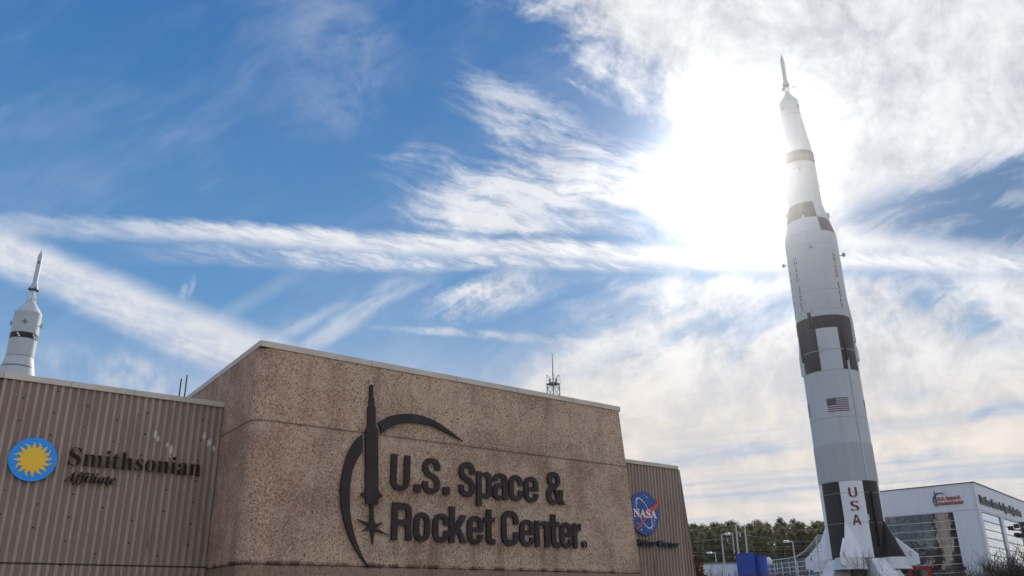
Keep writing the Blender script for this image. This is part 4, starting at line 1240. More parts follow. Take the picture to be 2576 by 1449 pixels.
def white_hall():
    base = 5.0
    root = empty('white_hall', HLOC, HRZ_R, label='big white exhibition hall with mirror glass fronts behind the moon rocket', cat='building')
    # local frame: x along the right-hand front, y into the hall
    HZ, L, R_ = 23.15, 26.0, 62.0
    wl = Matrix.Rotation(-pi / 2, 4, 'Z')         # left front: its own x runs from far left (-L) to the corner (0)
    # right-hand front with two window openings; left front with one tall opening
    def front(name, x0, x1, openings, M, z0=base, z1=HZ):
        bm = bmesh.new()
        xs = sorted({x0, x1, *[o[0] for o in openings], *[o[1] for o in openings]})
        zs = sorted({z0, z1, *[o[2] for o in openings], *[o[3] for o in openings]})
        for a, b in zip(xs, xs[1:]):
            for c, d in zip(zs, zs[1:]):
                if any(o[0] <= (a + b) / 2 <= o[1] and o[2] <= (c + d) / 2 <= o[3] for o in openings): continue
                vs = box(bm, (a, 0, c), (b, .45, d))
                for v in vs: v.co = M @ v.co
        for f in list(bm.faces):
            pass
        return obj(name, bm, M_PANEL, root)
    I = Matrix()
    WR = [(1.75, 16.1, 6.2, 18.1), (18.2, 34.0, 6.2, 18.1), (36.2, 52.0, 6.2, 18.1)]
    front('front_wall', 0, R_, WR, I)
    ML = Matrix.Rotation(HRZ_L - HRZ_R, 4, 'Z')
    WL = [(-22.0, -4.42, 5.6, 18.25)]
    front('front_wall', -L, -.46, WL, ML)
    bm = bmesh.new()
    for M, a, b in ((I, -.12, R_), (ML, -L, .1)):
        vs = box(bm, (a, -.12, HZ), (b, .5, HZ + .16))
        for v in vs: v.co = M @ v.co
    obj('roof_edge', bm, M_ROOFDARK, root)
    bm = bmesh.new(); c0 = I @ Vector((.3, .3, HZ - .4)); c1 = Vector((R_, .3, HZ - .4)); c2 = ML @ Vector((-L, .3, HZ - .4)); c3 = c1 + (c2 - c0)
    quad(bm, [c0, c1, c3, c2]); obj('roof', bm, M_GREYMETAL, root)
    bm = bmesh.new(); quad(bm, [(c1.x, c1.y, base), (c3.x, c3.y, base), (c3.x, c3.y, HZ), (c1.x, c1.y, HZ)]); quad(bm, [(c2.x, c2.y, base), (c3.x, c3.y, base), (c3.x, c3.y, HZ), (c2.x, c2.y, HZ)]); obj('rear_wall', bm, M_PANEL, root)
    bm = bmesh.new()
    for M, a, b in ((I, 0, R_), (ML, -L, 0)):
        vs = box(bm, (a, -.02, 18.34), (b, .01, 18.42))
        for v in vs: v.co = M @ v.co
    obj('panel_joint', bm, M_SEAM, root)
    def window(o, M, glass, pane_w, bar_m):
        bm = bmesh.new()
        rr = random.Random(int(o[0] * 10))
        x = o[0]
        nx = max(1, round((o[1] - o[0]) / pane_w)); z = o[3]
        zs = [o[3] - 1.5 * k for k in range(20) if o[3] - 1.5 * k > o[2]] + [o[2]]
        for i in range(nx):
            a, b = o[0] + (o[1] - o[0]) * i / nx, o[0] + (o[1] - o[0]) * (i + 1) / nx
            for z1, z0 in zip(zs, zs[1:]):
                t1, t2 = (rr.uniform(-.004, .004), rr.uniform(-.006, .006)) if glass is M_GLASS else (0.0, 0.0)      # panes sit a hair out of true
                quad(bm, [M @ Vector((a, .2 + t1, z0)), M @ Vector((b, .2 - t1, z0)), M @ Vector((b, .2 - t1 + t2, z1)), M @ Vector((a, .2 + t1 + t2, z1))])
        w = obj('window', bm, glass, root)
        bm = bmesh.new()
        for zz in zs[1:-1]:
            vs = box(bm, (o[0], .06, zz - .04), (o[1], .19, zz + .04))
            for v in vs: v.co = M @ v.co
        obj('mullion', bm, bar_m, w)
        bm = bmesh.new()
        for i in range(1, nx):
            a = o[0] + (o[1] - o[0]) * i / nx
            vs = box(bm, (a - .015, .15, o[2]), (a + .015, .188, o[3]))
            for v in vs: v.co = M @ v.co
        if nx > 1: obj('pane_joint', bm, M_DARKMETAL, w)
        else: bm.free()
        return w
    window(WL[0], ML, M_GLASS, 1.5, M_MULL)
    for o in WR: window(o, I, M_SKYGLASS, 99, M_GREYMETAL)
    # red door surround in the left front
    d = empty('door', (0, 0, 0)); d.parent = root
    bm = bmesh.new()
    for a, b in (((-14.0, -.35, 5.0), (-13.3, .05, 9.1)), ((-10.6, -.35, 5.0), (-9.9, .05, 9.1)), ((-13.3, -.35, 8.45), (-10.6, .05, 9.1))):
        vs = box(bm, a, b)
        for v in vs: v.co = ML @ v.co
    bpy.data.objects.remove(d)
    d = obj('door', bm, M_REDFRAME, root)
    bm = bmesh.new(); vs = box(bm, (-13.3, -.1, 5.0), (-10.6, .02, 8.45))
    for v in vs: v.co = ML @ v.co
    obj('door_glass', bm, M_DARKGLASS, d)
    # lettering and emblem high on the two fronts
    s = empty('hall_lettering', HLOC, HRZ_L, label='red raised lettering in two rows on the white hall beside its small emblem', cat='sign')
    sx = (6.50 - 2.24) / (11.992 - 4.35); sz = .58 / 1.07
    ox = lambda x: -6.50 + (x - 4.35) * sx
    oz = lambda z: 19.62 + (z - 3.725) * sz * 1.24
    M = Matrix.Translation((0, -.05, 0))
    for row, zb in ((ROW1, 20.50), (ROW2, 19.62)):
        for ch, a, b in row:
            w = (b - a) / 1.07
            lp = [[(ox(a + x * 1.07), zb + y * .60) for x, y in g] for g in glyph(ch, w)]
            shape('letter', lp, .16, M_REDLET, s, M)
    e = empty('hall_emblem', HLOC, HRZ_L, label='small dark purple rocket emblem with arcs on the white hall', cat='emblem')
    ez = lambda z: 19.20 + (z - 2.92) * (22.34 - 19.20) / (8.247 - 2.92)
    for nm, pl in (('rocket_plate', EMB_ROCKET), ('arc_plate', EMB_UP), ('arc_plate', EMB_LOW), ('star_plate', EMB_STAR)):
        shape(nm, [[(ox(x), ez(z)) for x, z in pl]], .16, M_PURPLE, e, M)
    s = empty('hall_lettering', HLOC, HRZ_R, label='long line of black raised lettering along the receding front of the white hall', cat='sign')
    letters('letter', 'Davidson Center for Space Exploration', M_BLACKLET, s, M, fit=(1.75, 35.3, 19.6, 1.5), depth=.2, bold=.022)
white_hall()
for o in bpy.data.objects:
    if o.parent is None and o.name.startswith(('white_hall', 'hall_')): o.scale = (HK, HK, HK)

# ================================================================== things between the museum and the hall
def on_ground(v, dz=0.0): return Vector((v[0], v[1], gz(v[0], v[1]) + dz))

def lamp_post(x, y, ztop, arm, label, head=1.0):
    g = gz(x, y)
    root = empty('street_lamp', (x, y, g), -atan2(x, y), label=label, cat='street lamp', group='street lamps between the museum and the wood')
    h = ztop - g
    bm = bmesh.new(); tube(bm, (0, 0, 0), (0, 0, h), .085, .055, 12); obj('post', bm, M_POLE, root, radians(30))
    bm = bmesh.new(); tube(bm, (0, 0, 0), (0, 0, .45), .20, .17, 12); obj('base', bm, M_CONCWHITE, root, radians(30))
    bm = bmesh.new(); path(bm, [(0, 0, h - .02), (arm * .35, 0, h + .02), (arm * .6, 0, h + .03)], .035, 8); obj('arm', bm, M_POLE, root, radians(30))
    bm = bmesh.new()
    n = 14; a, b = sorted((arm * .4, arm * 1.25)); cx = (a + b) / 2
    ring = []
    for zz, s in ((-.10, .7), (-.06, 1), (.06, 1), (.12, .6)):
        ring.append([bm.verts.new((cx + (b - a) / 2 * s * head * cos(2 * pi * i / n), .17 * s * head * sin(2 * pi * i / n), h + .02 + zz)) for i in range(n)])
    for p, q in zip(ring, ring[1:]):
        for i in range(n): bm.faces.new((p[i], p[(i + 1) % n], q[(i + 1) % n], q[i]))
    bm.faces.new(ring[0][::-1]); bm.faces.new(ring[-1])
    obj('lamp_head', bm, M_STEELWHITE, root, radians(40))
lamp_post(17.12, 73.02, 7.66, .62, 'tallest grey street lamp, its head to the right, beside the fluted wing')
lamp_post(24.02, 76.36, 7.26, -.62, 'grey street lamp near the moon rocket, its head to the left')
lamp_post(24.20, 107.32, 8.38, -.85, 'smaller far street lamp over the low white wall, its head to the left')

def utility_pole(x, y, ztop, r, label, arm=False):
    g = gz(x, y)
    root = empty('utility_pole', (x, y, g), 0, label=label, cat='pole', group='poles in front of the wood')
    bm = bmesh.new(); tube(bm, (0, 0, 0), (0, 0, ztop - g), r, r * .75, 10); obj('shaft', bm, M_POLE, root, radians(40))
    bm = bmesh.new()
    for k in range(3): tube(bm, (0, -r - .02, ztop - g - .5 - k * .9), (0, -r - .3, ztop - g - .4 - k * .9), .05, .07, 6)
    obj('insulator', bm, M_STEELWHITE, root)
utility_pole(34.2, 135.75, 14.3, .16, 'left of two tall pale poles rising behind the blue walls')
utility_pole(39.4, 134.6, 14.3, .16, 'right of two tall pale poles rising behind the blue walls')
utility_pole(38.37, 155.3, 14.8, .14, 'thin far pole left of the two tall pale poles')
def at_px(px, py, hd):
    d = (Fv * 2122 + Rv * (px - 1288) + Uv * (724.5 - py)); k = hd / sqrt(d.x ** 2 + d.y ** 2)
    return CAM + d * k
S_ = 1.490683
def z7(x, y, hd): return at_px((2550 + x / 4.293) / S_, (1900 + y / 4.293) / S_, hd)
bpy.data.objects['utility_pole.001'].location = (z7(1035, 290, 140).x, z7(1035, 290, 140).y, gz(0, 133))
p4 = z7(2185, 480, 150); utility_pole(p4.x, p4.y, p4.z, .11, 'thin pole just left of the moon rocket')

def cables():
    root_pts = [((160, 375, 118), (905, 300, 140), .0), ((905, 300, 140), (2300, 395, 170), .0), ((200, 570, 118), (1110, 465, 138), .0), ((1110, 465, 138), (2300, 560, 165), .3),
                ((200, 610, 130), (2290, 610, 150), .4), ((210, 640, 130), (2280, 655, 150), .4), ((220, 735, 130), (2280, 720, 150), .3), ((220, 785, 130), (2200, 780, 150), .2), ((180, 505, 150), (2300, 540, 170), .5)]
    labels = ['uppermost pale cable running left from the tall poles', 'uppermost pale cable running right from the tall poles', 'thick pale cable sloping down left in front of the wood', 'thin cable continuing right from the thick sloping one',
              'upper of two close level cables in front of the trunks', 'lower of two close level cables in front of the trunks', 'cable low in front of the tree trunks', 'lowest cable in front of the tree trunks', 'faint cable across the pine crowns']
    for (a, b, sag), lab in zip(root_pts, labels):
        A, B = z7(*a), z7(*b)
        bm = bmesh.new(); pts = []
        for i in range(13):
            t = i / 12; p = A.lerp(B, t); p.z -= sag * 4 * t * (1 - t); pts.append(p)
        sweep(bm, pts, .045 if 'thick' in lab else .024, 5)
        obj('power_cable', bm, M_WIRE, None, label=lab, cat='cable', group='power cables in front of the wood')
    p = z7(972, 470, 138)
    o = empty('cable_hanger', (p.x, p.y, p.z - .05), 0, label='small white hanger on the thick sloping cable between the poles', cat='insulator')
    bm = bmesh.new(); tube(bm, (0, 0, 0), (-.05, 0, .55), .06, .07, 8); obj('rod', bm, M_STEELWHITE, o)
    bm = bmesh.new(); tube(bm, (-.05, 0, .55), (-.07, 0, .8), .045, .02, 8); obj('cap', bm, M_STEELWHITE, o)
cables()

def blue_walls():
    a, b, c = z7(897, 770, 100), z7(1165, 733, 100), z7(1192, 730, 100)
    g = 3.2
    root = empty('blue_kiosk', (b.x, b.y, gz(b.x, b.y)), 0, label='royal blue kiosk with a tall slab and a lower curved drum', cat='kiosk')
    g0 = gz(b.x, b.y)
    bm = bmesh.new()
    ux = Vector((b.x - a.x, b.y - a.y, 0)).normalized(); uy = Vector((-ux.y, ux.x, 0))
    def P(s, t, z): p = a + ux * s + uy * t; return (p.x - b.x, p.y - b.y, z - g0)
    L = (Vector((c.x, c.y, 0)) - Vector((a.x, a.y, 0))).length
    n = 8
    zt = lambda s: a.z + (c.z - a.z) * min(1, s / L) + .02 * sin(s * 2)
    for i in range(n):
        s0, s1 = L * i / n, L * (i + 1) / n
        quad(bm, [P(s0, 0, 2), P(s1, 0, 2), P(s1, 0, zt(s1)), P(s0, 0, zt(s0))])
        quad(bm, [P(s0, 0, zt(s0)), P(s1, 0, zt(s1)), P(s1, .8, zt(s1)), P(s0, .8, zt(s0))])
        quad(bm, [P(s0, .8, 2), P(s1, .8, 2), P(s1, .8, zt(s1)), P(s0, .8, zt(s0))])
    quad(bm, [P(0, 0, 2), P(0, .8, 2), P(0, .8, zt(0)), P(0, 0, zt(0))]); quad(bm, [P(L, 0, 2), P(L, .8, 2), P(L, .8, zt(L)), P(L, 0, zt(L))])
    obj('slab_wall', bm, M_BLUEWALL, root)
    d0, d1 = z7(1205, 788, 100.6), z7(1405, 797, 100.6)
    m = (d0 + d1) / 2; r = (d1 - d0).length / 2 + .12
    bm = bmesh.new()
    ring = [[bm.verts.new((m.x - b.x + r * cos(2 * pi * i / 40), m.y + r - b.y + r * sin(2 * pi * i / 40), z_ - g0)) for i in range(40)] for z_ in (2, m.z, m.z)]
    for i in range(40): bm.faces.new((ring[0][i], ring[0][(i + 1) % 40], ring[1][(i + 1) % 40], ring[1][i]))
    bm.faces.new(ring[1])
    obj('drum', bm, M_BLUEWALL, root, radians(35))
    bm = bmesh.new()
    vs = [(m.x - b.x + (r + .05) * cos(2 * pi * i / 40), m.y + r - b.y + (r + .05) * sin(2 * pi * i / 40)) for i in range(40)]
    for i in range(40):
        (x0, y0), (x1, y1) = vs[i], vs[(i + 1) % 40]
        quad(bm, [(x0, y0, m.z - g0 - .02), (x1, y1, m.z - g0 - .02), (x1, y1, m.z - g0 + .06), (x0, y0, m.z - g0 + .06)])
    obj('drum_rim', bm, M_BLUEWALL, root)
    e = z7(1428, 880, 104)
    o = empty('dome_lamp', (e.x, e.y, gz(e.x, e.y)), 0, label='small white dome peeping out right of the blue drum', cat='lamp')
    bm = bmesh.new(); h = e.z - gz(e.x, e.y)
    lathe(bm, [(.34, h - .35), (.38, h - .1), (.36, h + .15), (.22, h + .38), (.02, h + .46)], 20); obj('globe', bm, M_STEELWHITE, o, radians(60))
    bm = bmesh.new(); tube(bm, (0, 0, 0), (0, 0, h - .35), .06, n=8); obj('post', bm, M_POLE, o)
blue_walls()

def low_white_wall():
    a, b = z7(240, 925, 105), z7(960, 893, 105)
    root = empty('white_annexe', (a.x, a.y, gz(a.x, a.y)), atan2(b.y - a.y, b.x - a.x), label='low pale annexe wall behind the bare red shrubs', cat='building')
    g0 = gz(a.x, a.y); L = (Vector((b.x, b.y)) - Vector((a.x, a.y))).length
    bm = bmesh.new(); box(bm, (0, 0, -.3), (L, 5, a.z - g0)); obj('wall', bm, M_PANEL, root)
    bm = bmesh.new(); box(bm, (-.1, -.15, a.z - g0), (L + .1, 5.1, a.z - g0 + .12)); obj('roof_edge', bm, mat('grey_green_trim', col=(.16, .24, .22), rough=.5), root)
low_white_wall()

def glass_pavilion():
    # white steel grid over dark glass, with a roof that sweeps up at its right end
    A, B = z7(1380, 872, 190), z7(2330, 800, 174)
    root = empty('glass_pavilion', (A.x, A.y, gz(A.x, A.y)), atan2(B.y - A.y, B.x - A.x), label='dark glass pavilion with a white steel grid and upswept roof beside the rocket', cat='building')
    g0 = gz(A.x, A.y); L = (Vector((B.x, B.y)) - Vector((A.x, A.y))).length
    H = A.z - g0
    bm = bmesh.new(); box(bm, (0, .12, -.5), (L, 6, H - .1)); obj('glass_wall', bm, M_NAVYGLASS, root)
    ux = Vector((B.x - A.x, B.y - A.y)).normalized()
    def s_of(px):                          # distance along the front seen at that direction
        d = z7(px, 900, 1.0) - CAM
        # ray (0,0)+k d  meets  A + s ux
        det = d.x * -ux.y + ux.x * d.y
        k = (A.x * -ux.y + ux.x * A.y) / det
        return (Vector((d.x, d.y)) * k - Vector((A.x, A.y))).dot(ux)
    for px in (1515, 1560, 1640, 1755, 1890, 2065, 2235):
        s = s_of(px)
        bm = bmesh.new(); box(bm, (s - .14, -.05, -.4), (s + .14, .11, H - .12)); obj('column', bm, M_STEELWHITE, root)
    for i, z in enumerate((H - .85, H - 1.7, H - 2.55, H - 3.5, H - 4.4)):
        bm = bmesh.new(); box(bm, (.4, -.02, z - .07), (L, .08, z + .07)); obj('beam', bm, M_STEELWHITE, root)
    bm = bmesh.new(); n = 18
    s0_ = s_of(1820); rise = lambda s: max(0.0, (s - s0_) / (s_of(2110) - s0_)) ** 2 * 1.15
    for i in range(n):
        s0, s1 = L * i / n, L * (i + 1) / n
        z0, z1 = H + rise(s0), H + rise(s1)
        for (q) in ([(s0, -.9, z0), (s1, -.9, z1), (s1, 6.5, z1), (s0, 6.5, z0)], [(s0, -.9, z0 - .16), (s1, -.9, z1 - .16), (s1, 6.5, z1 - .16), (s0, 6.5, z0 - .16)], [(s0, -.9, z0 - .16), (s1, -.9, z1 - .16), (s1, -.9, z1), (s0, -.9, z0)]): quad(bm, q)
    obj('roof', bm, M_STEELWHITE, root)
glass_pavilion()

def lattice_mast():
    c = at_px(1391.5, 965, 75)
    g = gz(c.x, c.y)
    root = empty('lattice_mast', (c.x, c.y, g), radians(42), label='steel lattice tower with railed platform and tall spike behind the pebble block', cat='tower')
    H = c.z - g
    w = .40
    bm = bmesh.new()
    cs = [(-w, -w), (w, -w), (w, w), (-w, w)]
    for x, y in cs: tube(bm, (x, y, 0), (x, y, H), .05, n=8)
    obj('corner_post', bm, M_GREYMETAL, root)
    bm = bmesh.new()
    z = 0.0
    while z < H - .2:
        z1 = min(H - .08, z + .8)
        for i in range(4):
            (x0, y0), (x1, y1) = cs[i], cs[(i + 1) % 4]
            tube(bm, (x0, y0, z), (x1, y1, z1), .016, n=5); tube(bm, (x1, y1, z), (x0, y0, z1), .016, n=5); tube(bm, (x0, y0, z1), (x1, y1, z1), .016, n=5)
        z = z1
    obj('bracing', bm, M_GREYMETAL, root)
    bm = bmesh.new(); box(bm, (-.47, -.47, H - .05), (.47, .47, H)); obj('platform', bm, M_GREYMETAL, root)
    bm = bmesh.new()
    q = [(-.46, -.46), (.46, -.46), (.46, .46), (-.46, .46)]
    for i in range(4):
        (x0, y0), (x1, y1) = q[i], q[(i + 1) % 4]
        tube(bm, (x0, y0, H), (x0, y0, H + .58), .013, n=5)
        for zz in (.3, .58): tube(bm, (x0, y0, H + zz), (x1, y1, H + zz), .011, n=5)
    obj('railing', bm, M_GREYMETAL, root)
    for x, y, dx, dy in ((-.2, .28, -.17, .07), (.28, -.2, .07, -.17), (.3, .3, .13, .13), (-.3, -.28, -.13, -.13)):
        bm = bmesh.new(); path(bm, [(x, y, H), (x, y, H + .64), (x + dx, y + dy, H + .75)], .02, 6); tube(bm, (x + dx, y + dy, H + .72), (x + dx * 1.5, y + dy * 1.5, H + .78), .055, .045, 8)
        obj('floodlight', bm, M_DARKMETAL, root)
    for x, y in ((-.14, .25), (.28, -.1)):
        bm = bmesh.new(); box(bm, (x - .05, y - .05, H), (x + .05, y + .05, H + .5)); obj('equipment_box', bm, M_GREYMETAL, root)
    bm = bmesh.new(); path(bm, [(0, 0, H), (0, 0, H + 1.0), (0, 0, H + 2.8)], [.05, .042, .018], 8); tube(bm, (-.03, 0, H + 2.8), (.03, 0, H + 2.84), .035, n=6); obj('spike', bm, M_DARKMETAL, root)
    bm = bmesh.new(); path(bm, [(.08, 0, H + .3), (.13, 0, H + 1.3), (.03, 0, H + 2.7)], .005, 4); obj('stay_wire', bm, M_DARKMETAL, root)
lattice_mast()

def flood_pole():
    p = at_px((3280 + 1962 / 3.534) / S_, (1750 + 800 / 3.534) / S_, 60)
    g = gz(p.x, p.y)
    root = empty('floodlight_pole', (p.x, p.y, g), -atan2(p.x, p.y), label='dark pole crowded with floodlights above the bare bush', cat='floodlight')
    H = p.z - g
    bm = bmesh.new(); tube(bm, (0, 0, 0), (0, 0, H), .09, .07, 10); obj('post', bm, M_DARKMETAL, root, radians(40))
    bm = bmesh.new(); tube(bm, (-.6, 0, H - .15), (.6, 0, H - .15), .03, n=6); tube(bm, (-.45, 0, H - .55), (.45, 0, H - .55), .03, n=6); obj('crossbar', bm, M_DARKMETAL, root)
    rr = random.Random(3)
    for x, z in ((-.6, H - .05), (-.3, H + .05), (-.02, H + .12), (.3, H + .04), (.58, H - .06), (-.42, H - .45), (-.15, H - .5), (.2, H - .46), (.45, H - .5)):
        bm = bmesh.new()
        R_ = Matrix.Translation((x, -.12, z)) @ Matrix.Rotation(rr.uniform(-.7, .7), 4, 'Z') @ Matrix.Rotation(rr.uniform(-.5, .4), 4, 'X')
        vs = [R_ @ Vector(q) for q in ((-.15, -.1, -.11), (.15, -.1, -.11), (.15, -.1, .13), (-.15, -.1, .13), (-.08, .12, -.06), (.08, .12, -.06), (.08, .12, .07), (-.08, .12, .07))]
        v = [bm.verts.new(q) for q in vs]
        for f in ((0, 1, 2, 3), (7, 6, 5, 4), (0, 4, 5, 1), (1, 5, 6, 2), (2, 6, 7, 3), (3, 7, 4, 0)): bm.faces.new([v[i] for i in f])
        obj('floodlight', bm, M_DARKMETAL, root)
flood_pole()

def box_sign():
    a = at_px((3280 + 1085 / 3.534) / S_, (1750 + 1322 / 3.534) / S_, 45); b = at_px((3280 + 1212 / 3.534) / S_, (1750 + 1325 / 3.534) / S_, 45)
    m = (a + b) / 2; g = gz(m.x, m.y)
    root = empty('post_sign', (m.x, m.y, g), -atan2(m.x, m.y), label='dark box sign on a post in front of the white hall door', cat='sign')
    w = (b - a).length / 2; H = m.z - g
    bm = bmesh.new(); box(bm, (-w, -.08, H - .17), (w * .1, .08, H)); box(bm, (w * .1, -.06, H - .16), (w, .06, H - .02)); obj('sign_box', bm, M_DARKMETAL, root)
    bm = bmesh.new(); box(bm, (-w * .55, -.05, 0), (-w * .2, .05, H - .17)); obj('post', bm, M_DARKMETAL, root)
box_sign()

# ================================================================== trees and shrubs
def leaf_cloud(seed, centers, per, size, flat=.6):
    r = random.Random(seed)
    V, F = [], []
    for (cx, cy, cz, cr) in centers:
        for _ in range(per):
            while True:
                d = Vector((r.uniform(-1, 1), r.uniform(-1, 1), r.uniform(-1, 1)))
                if d.length < 1 and r.random() < 1.15 - d.length: break
            p = Vector((cx, cy, cz)) + Vector((d.x * cr, d.y * cr, d.z * cr * flat))
            n = Vector((r.gauss(0, 1), r.gauss(0, 1), r.gauss(0, 1))).normalized()
            a = n.orthogonal().normalized(); b = n.cross(a)
            s = size * r.uniform(.6, 1.3)
            k = len(V)
            V += [p + a * s, p + b * s * .55, p - a * s, p - b * s * .55]
            F.append((k, k + 1, k + 2, k + 3))
    return V, F

def pine_proto(i, seed):
    r = random.Random(seed)
    H = r.uniform(16.8, 18.6)
    root = empty('pine_tree')
    bm = bmesh.new()
    lean = (r.uniform(-.4, .4), r.uniform(-.4, .4))
    pts = [(0, 0, 0), (lean[0] * .4, lean[1] * .4, H * .4), (lean[0], lean[1], H * .75), (lean[0] * 1.2, lean[1] * 1.2, H * .97)]
    path(bm, pts, [.24, .19, .12, .04], 7)
    cs = []
    z0 = H * r.uniform(.34, .44)
    nb = r.randint(26, 34)
    for k in range(nb):
        f = (k + r.random()) / nb
        z = z0 + (H - z0) * f
        reach = (2.1 * sin(pi * min(1, .18 + f * .82)) ** .8 + .3) * r.uniform(.35, 1.15)
        a = r.uniform(0, 2 * pi)
        tip = (lean[0] * z / H + reach * cos(a), lean[1] * z / H + reach * sin(a), z + reach * .12)
        tube(bm, (lean[0] * z / H, lean[1] * z / H, z - .5), tip, .06, .02, 5)
        cs.append((*tip, r.uniform(.5, .85)))
        if r.random() < .7: cs.append((tip[0] * .55, tip[1] * .55, z + r.uniform(-.2, .3), r.uniform(.6, 1.1)))
    for k in range(4): cs.append((lean[0] * 1.2 + r.uniform(-.9, .9), lean[1] * 1.2 + r.uniform(-.9, .9), H + r.uniform(-.9, .2), r.uniform(.6, 1.0)))
    for k in range(3):                                   # dead snags on the bare trunk
        z = H * r.uniform(.15, .36); a = r.uniform(0, 2 * pi)
        tube(bm, (0, 0, z), (1.3 * cos(a), 1.3 * sin(a), z + .2), .035, .01, 4)
    obj('trunk', bm, M_BARK, root)
    V, F = leaf_cloud(seed, cs, 56, .18, .9)
    raw('crown', [tuple(v) for v in V], F, M_NEEDLE, root)
    return root, H

def wood():
    r = random.Random(11)
    protos = [pine_proto(i, 40 + i) for i in range(7)]
    used = set()
    G = 'pines of the wood behind the lamps'
    n = 0
    spots = []
    for row, (dist, sp) in enumerate(((207, 2.3), (213, 2.2), (220, 2.2), (228, 2.2), (238, 2.3))):
        az = radians(10.6)
        while az < radians(22.5):
            spots.append((row, dist + r.uniform(-3, 3), az + radians(r.uniform(-.22, .22))))
            az += sp / dist * r.uniform(.75, 1.2)
    for row, dist, az in spots:
        i = r.randrange(len(protos)); root, H = protos[i]
        o = root if i not in used else copy_tree(root)
        used.add(i)
        x, y = dist * sin(az), dist * cos(az)
        top = 1.6 + (22.1 + r.gauss(0, .45) - (math.degrees(az) - 12) * .20 - (0 if row > 1 else 1.4)) * dist / 230 * .955
        s = (top - gz(x, y)) / H
        o.location = (x, y, gz(x, y) - .1)
        o.scale = (s * r.uniform(.85, 1.15), s * r.uniform(.85, 1.15), s)
        o.rotation_euler = (0, 0, r.uniform(0, 6.28))
        tag(o, ('tall thin pine with a ragged crown in the wood, in its front rows' if row < 2 else 'pine whose crown closes the skyline of the wood, in its back rows'), 'pine tree', G if row < 2 else 'pines of the skyline behind')
    # the one pine that stands clear above the others
    o = copy_tree(protos[2][0]); p = z7(1575, 195, 226)
    o.location = (p.x, p.y, gz(p.x, p.y) - .1); s = (p.z - gz(p.x, p.y)) / protos[2][1]; o.scale = (s * .95, s * .95, s)
    tag(o, 'tallest pine of the wood, its round crown standing clear above the others', 'pine tree', 'pines of the skyline behind')
    o = copy_tree(protos[4][0]); p = z7(1820, 225, 224)
    o.location = (p.x, p.y, gz(p.x, p.y) - .1); s = (p.z - gz(p.x, p.y)) / protos[4][1]; o.scale = (s, s, s)
    tag(o, 'broad pine rising right of the tallest one on the skyline', 'pine tree', 'pines of the skyline behind')
wood()

def bare_mesh(seed, H, stems, spread, levels, base_r, kids=(3, 5), twig=.006, up=.35):
    r = random.Random(seed)
    bm = bmesh.new()
    def grow(p, d, L, rad, lv):
        n = 3 if lv < levels else 2
        q = p.copy(); dd = d.copy()
        nodes = []
        for k in range(n):
            dd = (dd + Vector((r.gauss(0, .13), r.gauss(0, .13), r.gauss(0, .08) + .05))).normalized()
            q2 = q + dd * L / n
            r0 = rad * (1 - .55 * k / n); r1 = rad * (1 - .55 * (k + 1) / n)
            tube(bm, q, q2, max(r0, twig), max(r1, twig * .8), 5 if lv < 2 else 3, caps=False)
            nodes.append((q2.copy(), dd.copy(), r1)); q = q2
        if lv >= levels: return
        for k in range(r.randint(*kids)):
            i = r.randrange(len(nodes)) if lv else r.choice([0, 1, 2, 2])
            b, bd, br = nodes[i]
            a = bd.orthogonal().normalized(); a.rotate(Matrix.Rotation(r.uniform(0, 2 * pi), 3, bd))
            nd = (bd + a * r.uniform(.45, .95) + Vector((0, 0, up))).normalized()
            grow(b, nd, L * r.uniform(.48, .74), br * .62, lv + 1)
    for s in range(stems):
        a = r.uniform(0, 2 * pi); k = r.uniform(0, spread)
        grow(Vector((cos(a) * .1 * min(stems - 1, 3), sin(a) * .1 * min(stems - 1, 3), 0)), Vector((cos(a) * k, sin(a) * k, 1)).normalized(), H * r.uniform(.42, .55), base_r * r.uniform(.7, 1), 0)
    zt = max(v.co.z for v in bm.verts)
    for v in bm.verts: v.co *= H / zt
    return bm

